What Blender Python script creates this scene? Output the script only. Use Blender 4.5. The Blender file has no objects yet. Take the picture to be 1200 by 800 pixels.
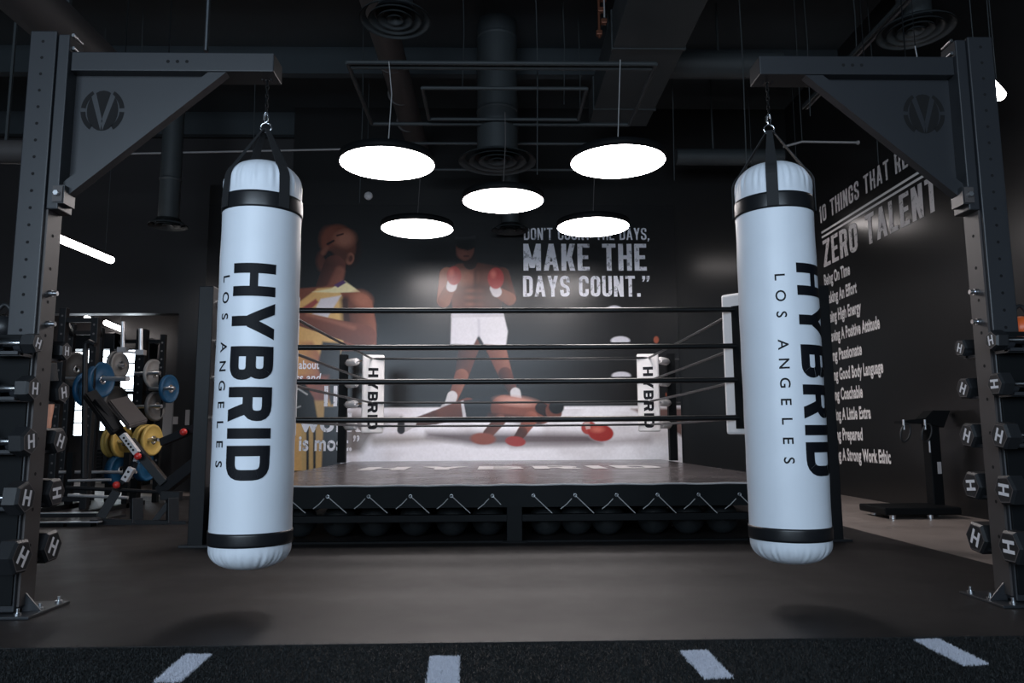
import bpy, bmesh, math, random
import numpy as np
from mathutils import Vector, Matrix
random.seed(7)
sc = bpy.context.scene
COL = sc.collection
PI = math.pi

# ------------------------------------------------------------------ camera
CH = 0.767
F = 870.0
pitch = math.atan(110.0 / F); yaw = math.atan(20.0 / F); roll = 0.0060
R0 = Matrix.Rotation(-yaw, 3, 'Z') @ Matrix.Rotation(PI / 2 + pitch, 3, 'X') @ Matrix.Rotation(-roll, 3, 'Z')
cd = bpy.data.cameras.new('camera'); cd.sensor_width = 36.0; cd.lens = F / 1200 * 36.0
cd.clip_start = 0.05; cd.clip_end = 100
cam = bpy.data.objects.new('camera', cd); COL.objects.link(cam)
cam.matrix_world = Matrix.Translation((0, 0, CH)) @ R0.to_4x4()
sc.camera = cam
CO = Vector((0, 0, CH))
def ray(px, py): return R0 @ Vector(((px - 600) / F, (400 - py) / F, -1.0))
def PY(px, py, Y):
    d = ray(px, py); return CO + d * (Y / d.y)
def PZ(px, py, z):
    d = ray(px, py); return CO + d * ((z - CH) / d.z)
def PX(px, py, x):
    d = ray(px, py); return CO + d * (x / d.x)
def Z(px, py, Y): return PY(px, py, Y).z
R0i = R0.transposed()

# ------------------------------------------------------------------ materials
MATS = {}
def mat(name, col, rough=0.5, metal=0.0, noise=0.0, nscale=20.0, bump=0.0, bscale=200.0, emit=None, es=0.0, spec=0.5, rvar=0.0, coat=0.0):
    if name in MATS: return MATS[name]
    m = bpy.data.materials.new(name); m.use_nodes = True
    nt = m.node_tree; N = nt.nodes; L = nt.links
    b = N['Principled BSDF']
    b.inputs['Roughness'].default_value = rough; b.inputs['Metallic'].default_value = metal
    b.inputs['Specular IOR Level'].default_value = spec
    b.inputs['Coat Weight'].default_value = coat
    c = (*col, 1)
    b.inputs['Base Color'].default_value = c
    tc = N.new('ShaderNodeTexCoord')
    if noise > 0 or rvar > 0:
        n = N.new('ShaderNodeTexNoise'); n.inputs['Scale'].default_value = nscale; n.inputs['Detail'].default_value = 6
        L.new(tc.outputs['Object'], n.inputs['Vector'])
    if noise > 0:
        mx = N.new('ShaderNodeMix'); mx.data_type = 'RGBA'
        mx.inputs[6].default_value = (*[v * (1 - noise) for v in col], 1)
        mx.inputs[7].default_value = (*[min(1, v * (1 + noise)) for v in col], 1)
        L.new(n.outputs['Fac'], mx.inputs[0]); L.new(mx.outputs[2], b.inputs['Base Color'])
    if rvar > 0:
        mr = N.new('ShaderNodeMapRange'); mr.inputs[1].default_value = .3; mr.inputs[2].default_value = .7
        mr.inputs[3].default_value = rough - rvar; mr.inputs[4].default_value = rough + rvar
        L.new(n.outputs['Fac'], mr.inputs[0]); L.new(mr.outputs[0], b.inputs['Roughness'])
    if bump > 0:
        n2 = N.new('ShaderNodeTexNoise'); n2.inputs['Scale'].default_value = bscale; n2.inputs['Detail'].default_value = 4
        L.new(tc.outputs['Object'], n2.inputs['Vector'])
        bp = N.new('ShaderNodeBump'); bp.inputs['Strength'].default_value = bump; bp.inputs['Distance'].default_value = .01
        L.new(n2.outputs['Fac'], bp.inputs['Height']); L.new(bp.outputs[0], b.inputs['Normal'])
    if emit:
        b.inputs['Emission Color'].default_value = (*emit, 1); b.inputs['Emission Strength'].default_value = es
    MATS[name] = m
    return m

M_floor = mat('concrete', (.26, .22, .20), .35, noise=.25, nscale=3, bump=.05, rvar=.08)
M_rubber = mat('rubber_flooring', (.0155, .0136, .0139), .48, spec=.34, noise=.22, nscale=4, bump=.22, bscale=260, rvar=.04)
M_wall = mat('charcoal_wall_paint', (.0125, .012, .0122), .28, noise=.06, nscale=4, bump=.03, bscale=6, spec=.45)
M_wallL = mat('grey_wall_paint', (.030, .028, .029), .38, noise=.06, nscale=4, spec=.4)
M_ceil = mat('black_ceiling_paint', (.024, .031, .036), .85, noise=.2, nscale=3)
M_duct = mat('black_duct_paint', (.032, .038, .041), .6, noise=.15, nscale=5)
M_ductb = mat('brown_grey_duct', (.060, .053, .052), .6, noise=.15, nscale=5)  # lighter, browner tone than the black ducts
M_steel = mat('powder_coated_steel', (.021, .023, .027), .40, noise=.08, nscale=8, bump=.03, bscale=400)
M_black = mat('matte_black', (.0055, .0065, .0075), .6, spec=.12)
M_rack = mat('black_rack_steel', (.010, .011, .013), .45, spec=.28, noise=.1)
M_side = mat('lamplit_steel_face', (.055, .048, .047), .5, noise=.12, nscale=10)  # same steel, with the brown lamp light put into its colour
M_hole = mat('hole_black', (.0015, .0015, .002), .9)
M_chrome = mat('chrome', (.75, .78, .82), .18, 1.0)
M_zinc = mat('zinc_bolt', (.65, .67, .70), .28, 1.0)
M_vinyl = mat('white_vinyl', (.74, .79, .86), .42, noise=.05, nscale=5, bump=.05, bscale=25)
M_band = mat('black_vinyl_band', (.010, .011, .013), .35)
M_web = mat('black_webbing', (.014, .015, .017), .75, bump=.3, bscale=300)
M_ink = mat('black_print', (.004, .005, .008), .6, spec=.2)
M_pad = mat('white_pad', (.78, .76, .76), .45, noise=.04, nscale=6)
M_rope = mat('black_rope_cover', (.005, .006, .007), .35, spec=.45)
M_rib = mat('grey_rope_tie', (.26, .25, .25), .6)
M_canvas = mat('ring_canvas', (.070, .062, .064), .24, noise=.30, nscale=3, bump=.04, bscale=12, rvar=.05)
M_skirt = mat('black_skirt_vinyl', (.0055, .007, .008), .6, noise=.15, nscale=6, bump=.15, bscale=9, spec=.12)
M_edge = mat('pale_canvas_hem', (.50, .48, .48), .5)
M_cord = mat('grey_cord', (.40, .40, .40), .6)
M_ball = mat('black_ball_rubber', (.016, .019, .021), .6, bump=.3, bscale=90)
M_white = mat('white_print', (.75, .75, .78), .5)
M_head = mat('black_urethane', (.014, .015, .017), .42, bump=.05, bscale=150)
M_rim = mat('grey_rim', (.10, .09, .09), .5)
M_turf = mat('black_turf_fibre', (.013, .015, .016), .6, noise=.6, nscale=160, spec=.3)
M_turfw = mat('white_turf_fibre', (.62, .64, .72), .7, noise=.1, nscale=60)
M_lamp = mat('lit_lamp_diffuser', (.9, .88, .88), .5, emit=(1, .93, .92), es=23.0)
M_strip = mat('lit_strip_diffuser', (.9, .88, .88), .5, emit=(1, .92, .90), es=16.0)
M_strip_dim = mat('lit_strip_diffuser_dim', (.9, .88, .88), .5, emit=(1, .92, .90), es=9.0)
M_win = mat('bright_daylight_glass', (.8, .85, .9), .4, emit=(.80, .91, 1.0), es=7.0)
M_blue = mat('blue_bumper_rubber', (.004, .062, .14), .5, noise=.1)
M_yellow = mat('yellow_bumper_rubber', (.56, .38, .10), .5, noise=.1)
M_grey = mat('grey_bumper_rubber', (.22, .21, .20), .55, noise=.1)
M_dgrey = mat('dark_grey_bumper_rubber', (.075, .073, .072), .55, noise=.1)
M_lea = mat('bench_upholstery', (.075, .066, .064), .5, noise=.1, bump=.1, bscale=60)
M_red = mat('red_knob', (.50, .03, .025), .3)
M_sil = mat('brushed_silver', (.62, .62, .64), .35, .7)
M_orange = mat('orange_enamel', (.75, .13, .03), .4)
M_skin = mat('skin', (.42, .20, .13), .5, noise=.1, bump=.05, bscale=80)
M_tee = mat('black_cotton', (.015, .016, .018), .85, bump=.1, bscale=100)
M_hair = mat('dark_hair', (.015, .010, .008), .7, bump=.5, bscale=120)
M_copper = mat('copper_fitting', (.16, .06, .035), .45, .6)
M_plate = mat('white_wall_plate', (.55, .52, .52), .5)
M_conc_block = mat('grey_box_board', (.36, .36, .37), .6)

# worn white paint for the painted lettering: chips with a shape of their own
def worn(name, c0, c1, th):
    m = mat(name, c0, .6); nt = m.node_tree; N = nt.nodes; L = nt.links
    b = N['Principled BSDF']; tc = N.new('ShaderNodeTexCoord')
    n = N.new('ShaderNodeTexNoise'); n.inputs['Scale'].default_value = 14; n.inputs['Detail'].default_value = 8; n.inputs['Roughness'].default_value = .75
    L.new(tc.outputs['Object'], n.inputs['Vector'])
    r = N.new('ShaderNodeValToRGB'); r.color_ramp.elements[0].position = th; r.color_ramp.elements[1].position = th + .06
    r.color_ramp.elements[0].color = (*c1, 1); r.color_ramp.elements[1].color = (*c0, 1)
    L.new(n.outputs['Fac'], r.inputs[0]); L.new(r.outputs[0], b.inputs['Base Color'])
    return m
M_worn = worn('worn_white_paint', (.88, .88, .95), (.34, .34, .38), .40)
M_wornR = worn('worn_white_wall_paint', (.66, .63, .63), (.24, .23, .23), .39)
M_letter = mat('white_wall_vinyl', (.80, .78, .78), .6)

# ------------------------------------------------------------------ mesh builder
class MB:
    def __init__(s): s.v = []; s.f = []; s.m = []; s.mats = []; s.sm = []
    def mi(s, m):
        if m not in s.mats: s.mats.append(m)
        return s.mats.index(m)
    def add(s, vs, fs, m, smooth=False):
        o = len(s.v); k = s.mi(m)
        s.v += [Vector(v) for v in vs]
        for f in fs: s.f.append([i + o for i in f]); s.m.append(k); s.sm.append(smooth)
        return s
    def box(s, c, d, m, R=None, bev=0.0):
        c = Vector(c); hx, hy, hz = d[0] / 2, d[1] / 2, d[2] / 2
        if bev <= 0:
            vs = [Vector((x, y, z)) for x in (-hx, hx) for y in (-hy, hy) for z in (-hz, hz)]
            fs = [(0, 1, 3, 2), (4, 6, 7, 5), (0, 4, 5, 1), (2, 3, 7, 6), (0, 2, 6, 4), (1, 5, 7, 3)]
            sm = False
        else:
            bm = bmesh.new(); bmesh.ops.create_cube(bm, size=1)
            for v in bm.verts: v.co = Vector((v.co.x * d[0], v.co.y * d[1], v.co.z * d[2]))
            bmesh.ops.bevel(bm, geom=bm.edges[:] , offset=bev, segments=2, affect='EDGES', profile=.5)
            bm.verts.index_update()
            vs = [v.co.copy() for v in bm.verts]; fs = [[v.index for v in f.verts] for f in bm.faces]; bm.free(); sm = False
        if R is not None: vs = [R @ v for v in vs]
        return s.add([c + v for v in vs], fs, m, sm)
    def box2(s, a, b, m, bev=0.0):
        a = Vector(a); b = Vector(b)
        return s.box((a + b) / 2, [abs(b[i] - a[i]) for i in range(3)], m, bev=bev)
    def frame(s, ax):
        ax = Vector(ax).normalized()
        t = Vector((0, 0, 1)) if abs(ax.z) < .9 else Vector((1, 0, 0))
        u = ax.cross(t).normalized(); w = ax.cross(u).normalized()
        return u, w
    def cyl(s, a, b, r, m, n=16, r2=None, cap=True, rot=0.0, smooth=True):
        a = Vector(a); b = Vector(b); r2 = r if r2 is None else r2
        u, w = s.frame(b - a); vs = []
        for p, q in ((a, r), (b, r2)):
            for i in range(n):
                t = 2 * PI * i / n + rot; vs.append(p + (u * math.cos(t) + w * math.sin(t)) * q)
        fs = [(i, (i + 1) % n, n + (i + 1) % n, n + i) for i in range(n)]
        s.add(vs, fs, m, smooth)
        if cap: s.add(vs, [tuple(range(n))[::-1], tuple(range(n, 2 * n))], m, False)
        return s
    def tube(s, pts, r, m, n=8, closed=False, radii=None):
        pts = [Vector(p) for p in pts]; k = len(pts); vs = []; pu = None
        for i, p in enumerate(pts):
            a = pts[i - 1] if (i > 0 or closed) else p; b = pts[(i + 1) % k] if (i < k - 1 or closed) else p
            ax = (b - a).normalized()
            if pu is None: u, w = s.frame(ax)
            else:
                u = (pu - ax * pu.dot(ax)).normalized(); w = ax.cross(u).normalized()
            pu = u; rr = radii[i] if radii else r
            for j in range(n):
                t = 2 * PI * j / n; vs.append(p + (u * math.cos(t) + w * math.sin(t)) * rr)
        fs = []
        for i in range(k if closed else k - 1):
            for j in range(n):
                fs.append((i * n + j, i * n + (j + 1) % n, ((i + 1) % k) * n + (j + 1) % n, ((i + 1) % k) * n + j))
        s.add(vs, fs, m, True)
        if not closed: s.add(vs, [tuple(range(n))[::-1], tuple(range((k - 1) * n, k * n))], m, False)
        return s
    def lathe(s, prof, o, m, n=48, ax='Z', fn=None, closed=False):
        o = Vector(o); vs = []
        for (r, z) in prof:
            for j in range(n):
                t = 2 * PI * j / n; rr = r
                if fn: rr = fn(r, z, t)
                if ax == 'Z': vs.append(o + Vector((rr * math.cos(t), rr * math.sin(t), z)))
                elif ax == 'X': vs.append(o + Vector((z, rr * math.cos(t), rr * math.sin(t))))
                else: vs.append(o + Vector((rr * math.cos(t), z, rr * math.sin(t))))
        k = len(prof); fs = []
        for i in range(k if closed else k - 1):
            for j in range(n): fs.append((i * n + j, i * n + (j + 1) % n, ((i + 1) % k) * n + (j + 1) % n, ((i + 1) % k) * n + j))
        return s.add(vs, fs, m, True)
    def prism(s, poly, fwd, m, o=(0, 0, 0), u=(1, 0, 0), w=(0, 0, 1)):
        o = Vector(o); u = Vector(u); w = Vector(w); fwd = Vector(fwd); n = len(poly)
        vs = [o + u * p[0] + w * p[1] for p in poly] + [o + u * p[0] + w * p[1] + fwd for p in poly]
        fs = [tuple(range(n)), tuple(range(2 * n - 1, n - 1, -1))] + [(i, i + n, (i + 1) % n + n, (i + 1) % n) for i in range(n)]
        return s.add(vs, fs, m)
    def build(s, name, parent=None, recalc=True, props=None):
        off = Vector((0, 0, 0)); q = parent
        while q is not None: off += Vector(q.location); q = q.parent
        me = bpy.data.meshes.new(name); me.from_pydata([tuple(v - off) for v in s.v], [], s.f)
        for m in s.mats: me.materials.append(m)
        me.polygons.foreach_set('material_index', s.m); me.polygons.foreach_set('use_smooth', s.sm)
        if recalc:
            bm = bmesh.new(); bm.from_mesh(me); bmesh.ops.recalc_face_normals(bm, faces=bm.faces[:]); bm.to_mesh(me); bm.free()
        me.update()
        o = bpy.data.objects.new(name, me); COL.objects.link(o)
        if parent is not None: o.parent = parent
        if props:
            for k, v in props.items(): o[k] = v
        return o

def thing(name, loc, label, cat, group=None):
    o = bpy.data.objects.new(name, None); COL.objects.link(o); o.location = loc; o.empty_display_size = .1
    o['label'] = label; o['category'] = cat
    if group: o['group'] = group
    return o
def tag(o, label, cat, group=None):
    o['label'] = label; o['category'] = cat
    if group: o['group'] = group
    return o
def struct(mb, name, label=None, cat=None):
    o = mb.build(name); o['kind'] = 'structure'
    o['label'] = label or name.replace('_', ' '); o['category'] = cat or name.split('_')[0]
    return o
def copy_tree(o, parent=None):
    c = o.copy(); COL.objects.link(c)
    if parent is not None: c.parent = parent
    for ch in list(o.children): copy_tree(ch, c)
    return c

# ------------------------------------------------------------------ lettering
def fillet(pts, r, closed):
    out = []; n = len(pts)
    for i, p in enumerate(pts):
        p = Vector(p)
        if not closed and i in (0, n - 1): out.append(p); continue
        a = Vector(pts[i - 1]); b = Vector(pts[(i + 1) % n])
        da = (a - p); db = (b - p); rr = min(r, da.length * .5, db.length * .5)
        da.normalize(); db.normalize(); p0 = p + da * rr; p1 = p + db * rr
        for k in range(6):
            t = k / 5; out.append(p0 * (1 - t) ** 2 + p * 2 * t * (1 - t) + p1 * t * t)
    return out
def strip(pts, t, closed=False, r=.12):
    P = fillet(pts, r, closed); n = len(P); L_ = []; R_ = []
    for i, p in enumerate(P):
        a = P[i - 1] if (i > 0 or closed) else p; b = P[(i + 1) % n] if (i < n - 1 or closed) else p
        d = (b - a).normalized(); nn = Vector((-d.y, d.x)); L_.append(p + nn * t); R_.append(p - nn * t)
    q = []
    for i in range(n if closed else n - 1):
        j = (i + 1) % n; q.append([L_[i], R_[i], R_[j], L_[j]])
    return q
def glyph(ch, W, t):
    s = 2 * t; r = min(W * .42, .2)
    def bx(x0, y0, x1, y1): return [[Vector((x0, y0)), Vector((x1, y0)), Vector((x1, y1)), Vector((x0, y1))]]
    def dg(x0, y0, x1, y1, w=s): return [[Vector((x0, y0)), Vector((x0 + w, y0)), Vector((x1 + w, y1)), Vector((x1, y1))]]
    S = bx(0, 0, s, 1); h = 1 - t; c = W - t; hb = s * .85
    if ch == ' ': return [], W * .55
    if ch == 'I': return S, s
    if ch == 'H': return S + bx(W - s, 0, W, 1) + bx(0, .5 - hb / 2, W, .5 + hb / 2), W
    if ch == 'E': return S + bx(0, 0, W * .9, hb) + bx(0, 1 - hb, W * .9, 1) + bx(0, .5 - hb / 2, W * .8, .5 + hb / 2), W * .9
    if ch == 'L': return S + bx(0, 0, W * .85, hb), W * .85
    if ch == 'T': return bx(W / 2 - t, 0, W / 2 + t, 1) + bx(0, 1 - hb, W, 1), W
    if ch == 'Y':
        W2 = W * 1.1; return bx(W2 / 2 - t, 0, W2 / 2 + t, .42) + dg(W2 / 2 - t * 1.05, .38, 0, 1, s * 1.1) + dg(W2 / 2 - t * 1.05, .38, W2 - s * 1.1, 1, s * 1.1), W2
    if ch == 'A':
        W2 = W * 1.12; return dg(0, 0, W2 / 2 - t, 1) + dg(W2 - s, 0, W2 / 2 - t, 1) + bx(W2 * .2, .22, W2 * .8, .22 + hb * .8), W2
    if ch == 'V':
        return dg(W / 2 - t, 0, 0, 1) + dg(W / 2 - t, 0, W - s, 1), W
    if ch == 'K': return S + dg(s * .8, .35, W - s * 1.05, 1, s * 1.1) + dg(W - s, 0, s * 1.0, .55, s * 1.05), W
    if ch == 'N': return S + bx(W - s, 0, W, 1) + dg(W - s * 1.05, 0, 0, 1, s * 1.05), W
    if ch == 'M':
        W2 = W * 1.3; return bx(0, 0, s, 1) + bx(W2 - s, 0, W2, 1) + dg(W2 / 2 - t, .1, 0, 1, s) + dg(W2 / 2 - t, .1, W2 - s, 1, s), W2
    if ch == 'Z': return bx(0, 0, W, hb) + bx(0, 1 - hb, W, 1) + dg(0, hb * .5, W - s * 1.1, 1 - hb * .5, s * 1.1), W
    if ch in 'O0': return strip([(t, t), (c, t), (c, h), (t, h)], t, True, r), W
    if ch == 'Q': return strip([(t, t), (c, t), (c, h), (t, h)], t, True, r) + dg(W - s * .8, -.12, W * .45, .25), W
    if ch == 'U': return strip([(t, 1), (t, t), (c, t), (c, 1)], t, False, r), W
    if ch == 'C': return strip([(c, .64), (c, h), (t, h), (t, t), (c, t), (c, .36)], t, False, r), W
    if ch == 'G': return strip([(c, .66), (c, h), (t, h), (t, t), (c, t), (c, .46)], t, False, r) + bx(W * .5, .42, W, .42 + hb * .8), W
    if ch == 'S': return strip([(c, .68), (c, h), (t, h), (t, .56), (c, .44), (c, t), (t, t), (t, .32)], t, False, r), W
    if ch == 'D': return S + strip([(t, h), (c, h), (c, t), (t, t)], t, False, W * .55), W
    if ch == 'B': return S + strip([(t, h), (c - .02, h), (c - .02, .5), (t, .5)], t, False, .26) + strip([(t, .5), (c, .5), (c, t), (t, t)], t, False, .3), W
    if ch == 'R': return S + strip([(t, h), (c, h), (c, .46), (t, .46)], t, False, .3) + dg(W - s * 1.1, 0, W * .42, .5, s * 1.15), W
    if ch == '1': return bx(s * .6, 0, s * 1.6, 1) + dg(0, .72, s * .6, 1, s * .8), s * 1.6
    if ch == '.': return bx(0, 0, s, s), s
    if ch == ',': return bx(0, 0, s, s) + dg(-s * .1, -s * .9, s * .3, .02, s * .5), s
    if ch == "'": return bx(0, 1 - s, s * .9, 1) + dg(0, 1 - s * 1.7, s * .4, 1 - s * .9, s * .45), s
    if ch == '"':
        q, _ = glyph("'", W, t); return q + [[p + Vector((s * 1.25, 0)) for p in k] for k in q], s * 2.2
    return S, s
def block_text(txt, W=.46, t=.07, gap=.09):
    x = 0; out = []
    for ch in txt:
        g, w = glyph(ch, W, t); out += [[Vector((p.x + x, p.y)) for p in k] for k in g]; x += w + gap
    return out, x - gap
def font_text(txt, off=.02, sp=1.05):
    c = bpy.data.curves.new('t', 'FONT'); c.body = txt; c.size = 1; c.offset = off; c.space_character = sp; c.resolution_u = 4
    o = bpy.data.objects.new('t', c); COL.objects.link(o)
    dg = bpy.context.evaluated_depsgraph_get(); me = bpy.data.meshes.new_from_object(o.evaluated_get(dg))
    vs = [Vector((v.co.x, v.co.y)) for v in me.vertices]
    out = [[vs[i] for i in p.vertices] for p in me.polygons]
    bpy.data.objects.remove(o); bpy.data.curves.remove(c); bpy.data.meshes.remove(me)
    x0 = min(v.x for v in vs); x1 = max(v.x for v in vs)
    out = [[Vector((p.x - x0, p.y)) for p in k] for k in out]
    return [k for k in out], x1 - x0
def place_polys(mb, polys, fn, m):
    for i, k in enumerate(polys):
        q = [fn(p.x, p.y) for p in k]; q = [Vector(v) for v in q]
        n = Vector((0, 0, 0))
        for j in range(len(q)): n += q[j].cross(q[(j + 1) % len(q)])
        if n.length < 1e-12: continue
        n.normalize()
        if n.dot(CO - q[0]) < 0: n = -n
        mb.add([v + n * (.0003 * (i % 5)) for v in q], [tuple(range(len(q)))], m)
def bent_polys(mb, polys, fn, m, step):
    """subdivide polygons on a grid before bending them round a surface; overlapping strokes get their own tiny height"""
    xs = [p.x for k in polys for p in k]; ys = [p.y for k in polys for p in k]
    for i in range(5):
        sub = polys[i::5]
        if not sub: continue
        bm = bmesh.new()
        for k in sub:
            try: bm.faces.new([bm.verts.new((p.x, p.y, 0)) for p in k])
            except ValueError: pass
        for ax, lo, hi in ((0, min(xs), max(xs)), (1, min(ys), max(ys))):
            c = lo + step
            while c < hi:
                co = [0, 0, 0]; no = [0, 0, 0]; co[ax] = c; no[ax] = 1
                bmesh.ops.bisect_plane(bm, geom=bm.verts[:] + bm.edges[:] + bm.faces[:], plane_co=co, plane_no=no); c += step
        bm.verts.index_update()
        mb.add([fn(v.co.x, v.co.y, i * .0003) for v in bm.verts], [[v.index for v in f.verts] for f in bm.faces], m); bm.free()

# ================================================================== SETTING
XC = .17                      # the ring's and the bag rig's common centre line
XR = 4.36                     # wall on the right
YB = 10.5                     # back wall
CEIL = 5.6
b = MB(); b.box2((-9, -4, -.2), (6, 18.5, 0), M_floor); struct(b, 'floor', 'polished pale concrete floor slab seen along the right', 'floor')
b = MB(); b.box2((-8.9, 2.855, .001), (2.86, 9.9, .012), M_rubber)
struct(b, 'floor_rubber', 'dark rubber sheet flooring in front of the ring', 'floor')
# floor in the far left room
b = MB(); b.box2((XR, -4, 0), (XR + .2, YB + .2, CEIL), M_wall); struct(b, 'wall_right', 'charcoal wall on the right', 'wall')
b = MB(); b.box2((-2.95, YB + .04, 0), (XR, YB + .24, CEIL), M_wall); struct(b, 'wall_back', 'charcoal wall behind the ring', 'wall')
YL = 10.9
oxl = PY(40, 420, YL).x; oxr = PY(207, 420, YL).x; ozt = Z(150, 367, YL)
b = MB()
b.box2((-9, YL, ozt), (-2.95, YL + .2, CEIL), M_wallL); b.box2((-9, YL, 0), (oxl - .6, YL + .2, ozt), M_wallL)
b.box2((oxr, YL, 0), (-2.95, YL + .2, ozt), M_wallL)
struct(b, 'wall_left_back', 'dark grey wall with a wide opening behind the weights', 'wall')
b = MB(); b.box2((-9.2, -4, 0), (-9, 18.5, CEIL), M_wallL); struct(b, 'wall_left', 'dark grey wall on the left', 'wall')
b = MB(); b.box2((-9, -4, CEIL), (XR, 18.5, CEIL + .10), M_ceil)
for i in range(9):
    y = 1.2 + i * 1.9; b.box2((-9, y, CEIL - .35), (XR, y + .12, CEIL), M_ceil)
struct(b, 'ceiling', 'black open ceiling with joists', 'ceiling')
# far room beyond the opening: its end wall with window openings
YF = 14.0
wins = [(82, 107, 412, 446), (109, 131, 404, 446), (136, 163, 410, 503), (166, 176, 405, 440), (116, 129, 478, 504), (85, 103, 466, 510)]
b = MB(); b.box2((-9, YF, 0), (-2.8, YF + .2, CEIL), M_wallL); struct(b, 'wall_far', 'grey end wall of the far room', 'wall')
b = MB(); b.box2((-2.95, YL + .2, 0), (-2.8, YF, CEIL), M_wallL); struct(b, 'wall_far_side', 'side wall of the far room', 'wall')
for i, (x0, x1, y0, y1) in enumerate(wins):
    a = PY(x0, y1, YF - .06); c = PY(x1, y0, YF - .06)
    b = MB(); b.box2((a.x, YF - .03, a.z), (c.x, YF - .002, c.z), M_win)
    o = struct(b, 'window_%d' % (i + 1), 'bright daylit window pane in the far room', 'window')
    f = MB(); w = .03
    f.box2((a.x - w, YF - .06, a.z - w), (a.x, YF - .003, c.z + w), M_black); f.box2((c.x, YF - .06, a.z - w), (c.x + w, YF - .003, c.z + w), M_black)
    f.box2((a.x, YF - .06, a.z - w), (c.x, YF - .003, a.z), M_black); f.box2((a.x, YF - .06, c.z), (c.x, YF - .003, c.z + w), M_black)
    n = max(1, int((c.z - a.z) / .22))
    for k in range(1, n):
        zz = a.z + (c.z - a.z) * k / n; f.box2((a.x, YF - .05, zz - .012), (c.x, YF - .003, zz + .012), M_black)
    f.build('window_frame', o)
# front wall behind the viewpoint, with the two shopfront windows that light the room
WZ0, WZ1 = 1.1, 3.9
wx = [(-5.2, -.6), (-.1, 2.4)]
b = MB(); yw = -3.6
b.box2((-9, yw - .2, WZ1), (XR, yw, CEIL), M_wall); b.box2((-9, yw - .2, 0), (XR, yw, WZ0), M_wall)
b.box2((-9, yw - .2, WZ0), (wx[0][0], yw, WZ1), M_wall); b.box2((wx[0][1], yw - .2, WZ0), (wx[1][0], yw, WZ1), M_wall); b.box2((wx[1][1], yw - .2, WZ0), (XR, yw, WZ1), M_wall)
struct(b, 'wall_front', 'charcoal wall behind the viewpoint', 'wall')
for i, (x0, x1) in enumerate(wx):
    f = MB()
    for k in range(5):
        x = x0 + (x1 - x0) * k / 4; f.box2((x - .03, yw - .14, WZ0), (x + .03, yw - .06, WZ1), M_black)
    f.box2((x0, yw - .14, WZ0), (x1, yw - .06, WZ0 + .06), M_black); f.box2((x0, yw - .14, WZ1 - .06), (x1, yw - .06, WZ1), M_black)
    struct(f, 'window_%d' % (7 + i), 'shopfront window frame behind the viewpoint', 'window')
    l = bpy.data.lights.new('window_daylight', 'AREA'); l.shape = 'RECTANGLE'; l.size = x1 - x0; l.size_y = WZ1 - WZ0
    l.energy = 410 if i == 0 else 150; l.color = (.69, .84, 1.0)
    lo = bpy.data.objects.new('window_daylight', l); COL.objects.link(lo); lo.location = ((x0 + x1) / 2, yw - .25, (WZ0 + WZ1) / 2); lo.rotation_euler = (PI / 2, 0, 0)

# ---- turf
trf = MB(); trf.box2((-5, 0.2, .001), (4.2, 2.853, .006), M_black)
turf = trf.build('floor_turf'); turf['kind'] = 'structure'; turf['label'] = 'black artificial turf strip along the bottom of the view'; turf['category'] = 'turf'
marks = []
for (c0, c1, c2, c3) in [((218, 766), (248, 766), (211, 798), (180, 798)), ((505, 768), (538, 768), (537, 800), (500, 800)),
                         ((797, 762), (828, 761), (859, 793), (826, 794)), ((1071, 749), (1100, 748), (1158, 777), (1130, 779))]:
    marks.append([PZ(*c, .012) for c in (c0, c1, c2, c3)])
def inside(p, q):
    s = None
    for i in range(4):
        a = q[i]; c = q[(i + 1) % 4]; k = (c.x - a.x) * (p[1] - a.y) - (c.y - a.y) * (p[0] - a.x)
        if s is None: s = k > 0
        elif (k > 0) != s: return False
    return True
def blades(n, xr, yr, h, test):
    V = []; Fc = []; rnd = random.random
    for i in range(n):
        x = xr[0] + rnd() * (xr[1] - xr[0]); y = yr[0] + rnd() * (yr[1] - yr[0])
        if not test((x, y)): continue
        a = rnd() * 6.28; w = .0014 + rnd() * .0010; hh = h * (.6 + rnd() * .7); lx = (rnd() - .5) * .014; ly = (rnd() - .5) * .014
        k = len(V); V += [(x - w * math.cos(a), y - w * math.sin(a), .004), (x + w * math.cos(a), y + w * math.sin(a), .004), (x + lx, y + ly, hh)]
        Fc.append((k, k + 1, k + 2))
    return V, Fc
def blade_obj(name, V, Fc, m, parent, props=None):
    me = bpy.data.meshes.new(name); me.from_pydata(V, [], Fc); me.materials.append(m)
    o = bpy.data.objects.new(name, me); COL.objects.link(o); o.parent = parent
    if props:
        for k, v in props.items(): o[k] = v
    return o
V, Fc = blades(260000, (-2.3, 2.4), (2.28, 2.87), .012, lambda p: not any(inside(p, q) for q in marks))
blade_obj('turf_fibre', V, Fc, M_turf, turf, {'kind': 'stuff'})
for q in marks:
    xs = [p.x for p in q]; ys = [p.y for p in q]; area = (max(xs) - min(xs) + .02) * (max(ys) - min(ys) + .02)
    V, Fc = blades(int(area * 420000), (min(xs) - .01, max(xs) + .01), (min(ys) - .01, max(ys) + .01), .013, lambda p: inside((p[0] + random.gauss(0, .002), p[1] + random.gauss(0, .002)), q))
    blade_obj('hash_mark', V, Fc, M_turfw, turf, {'label': 'white turf line'})

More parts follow.
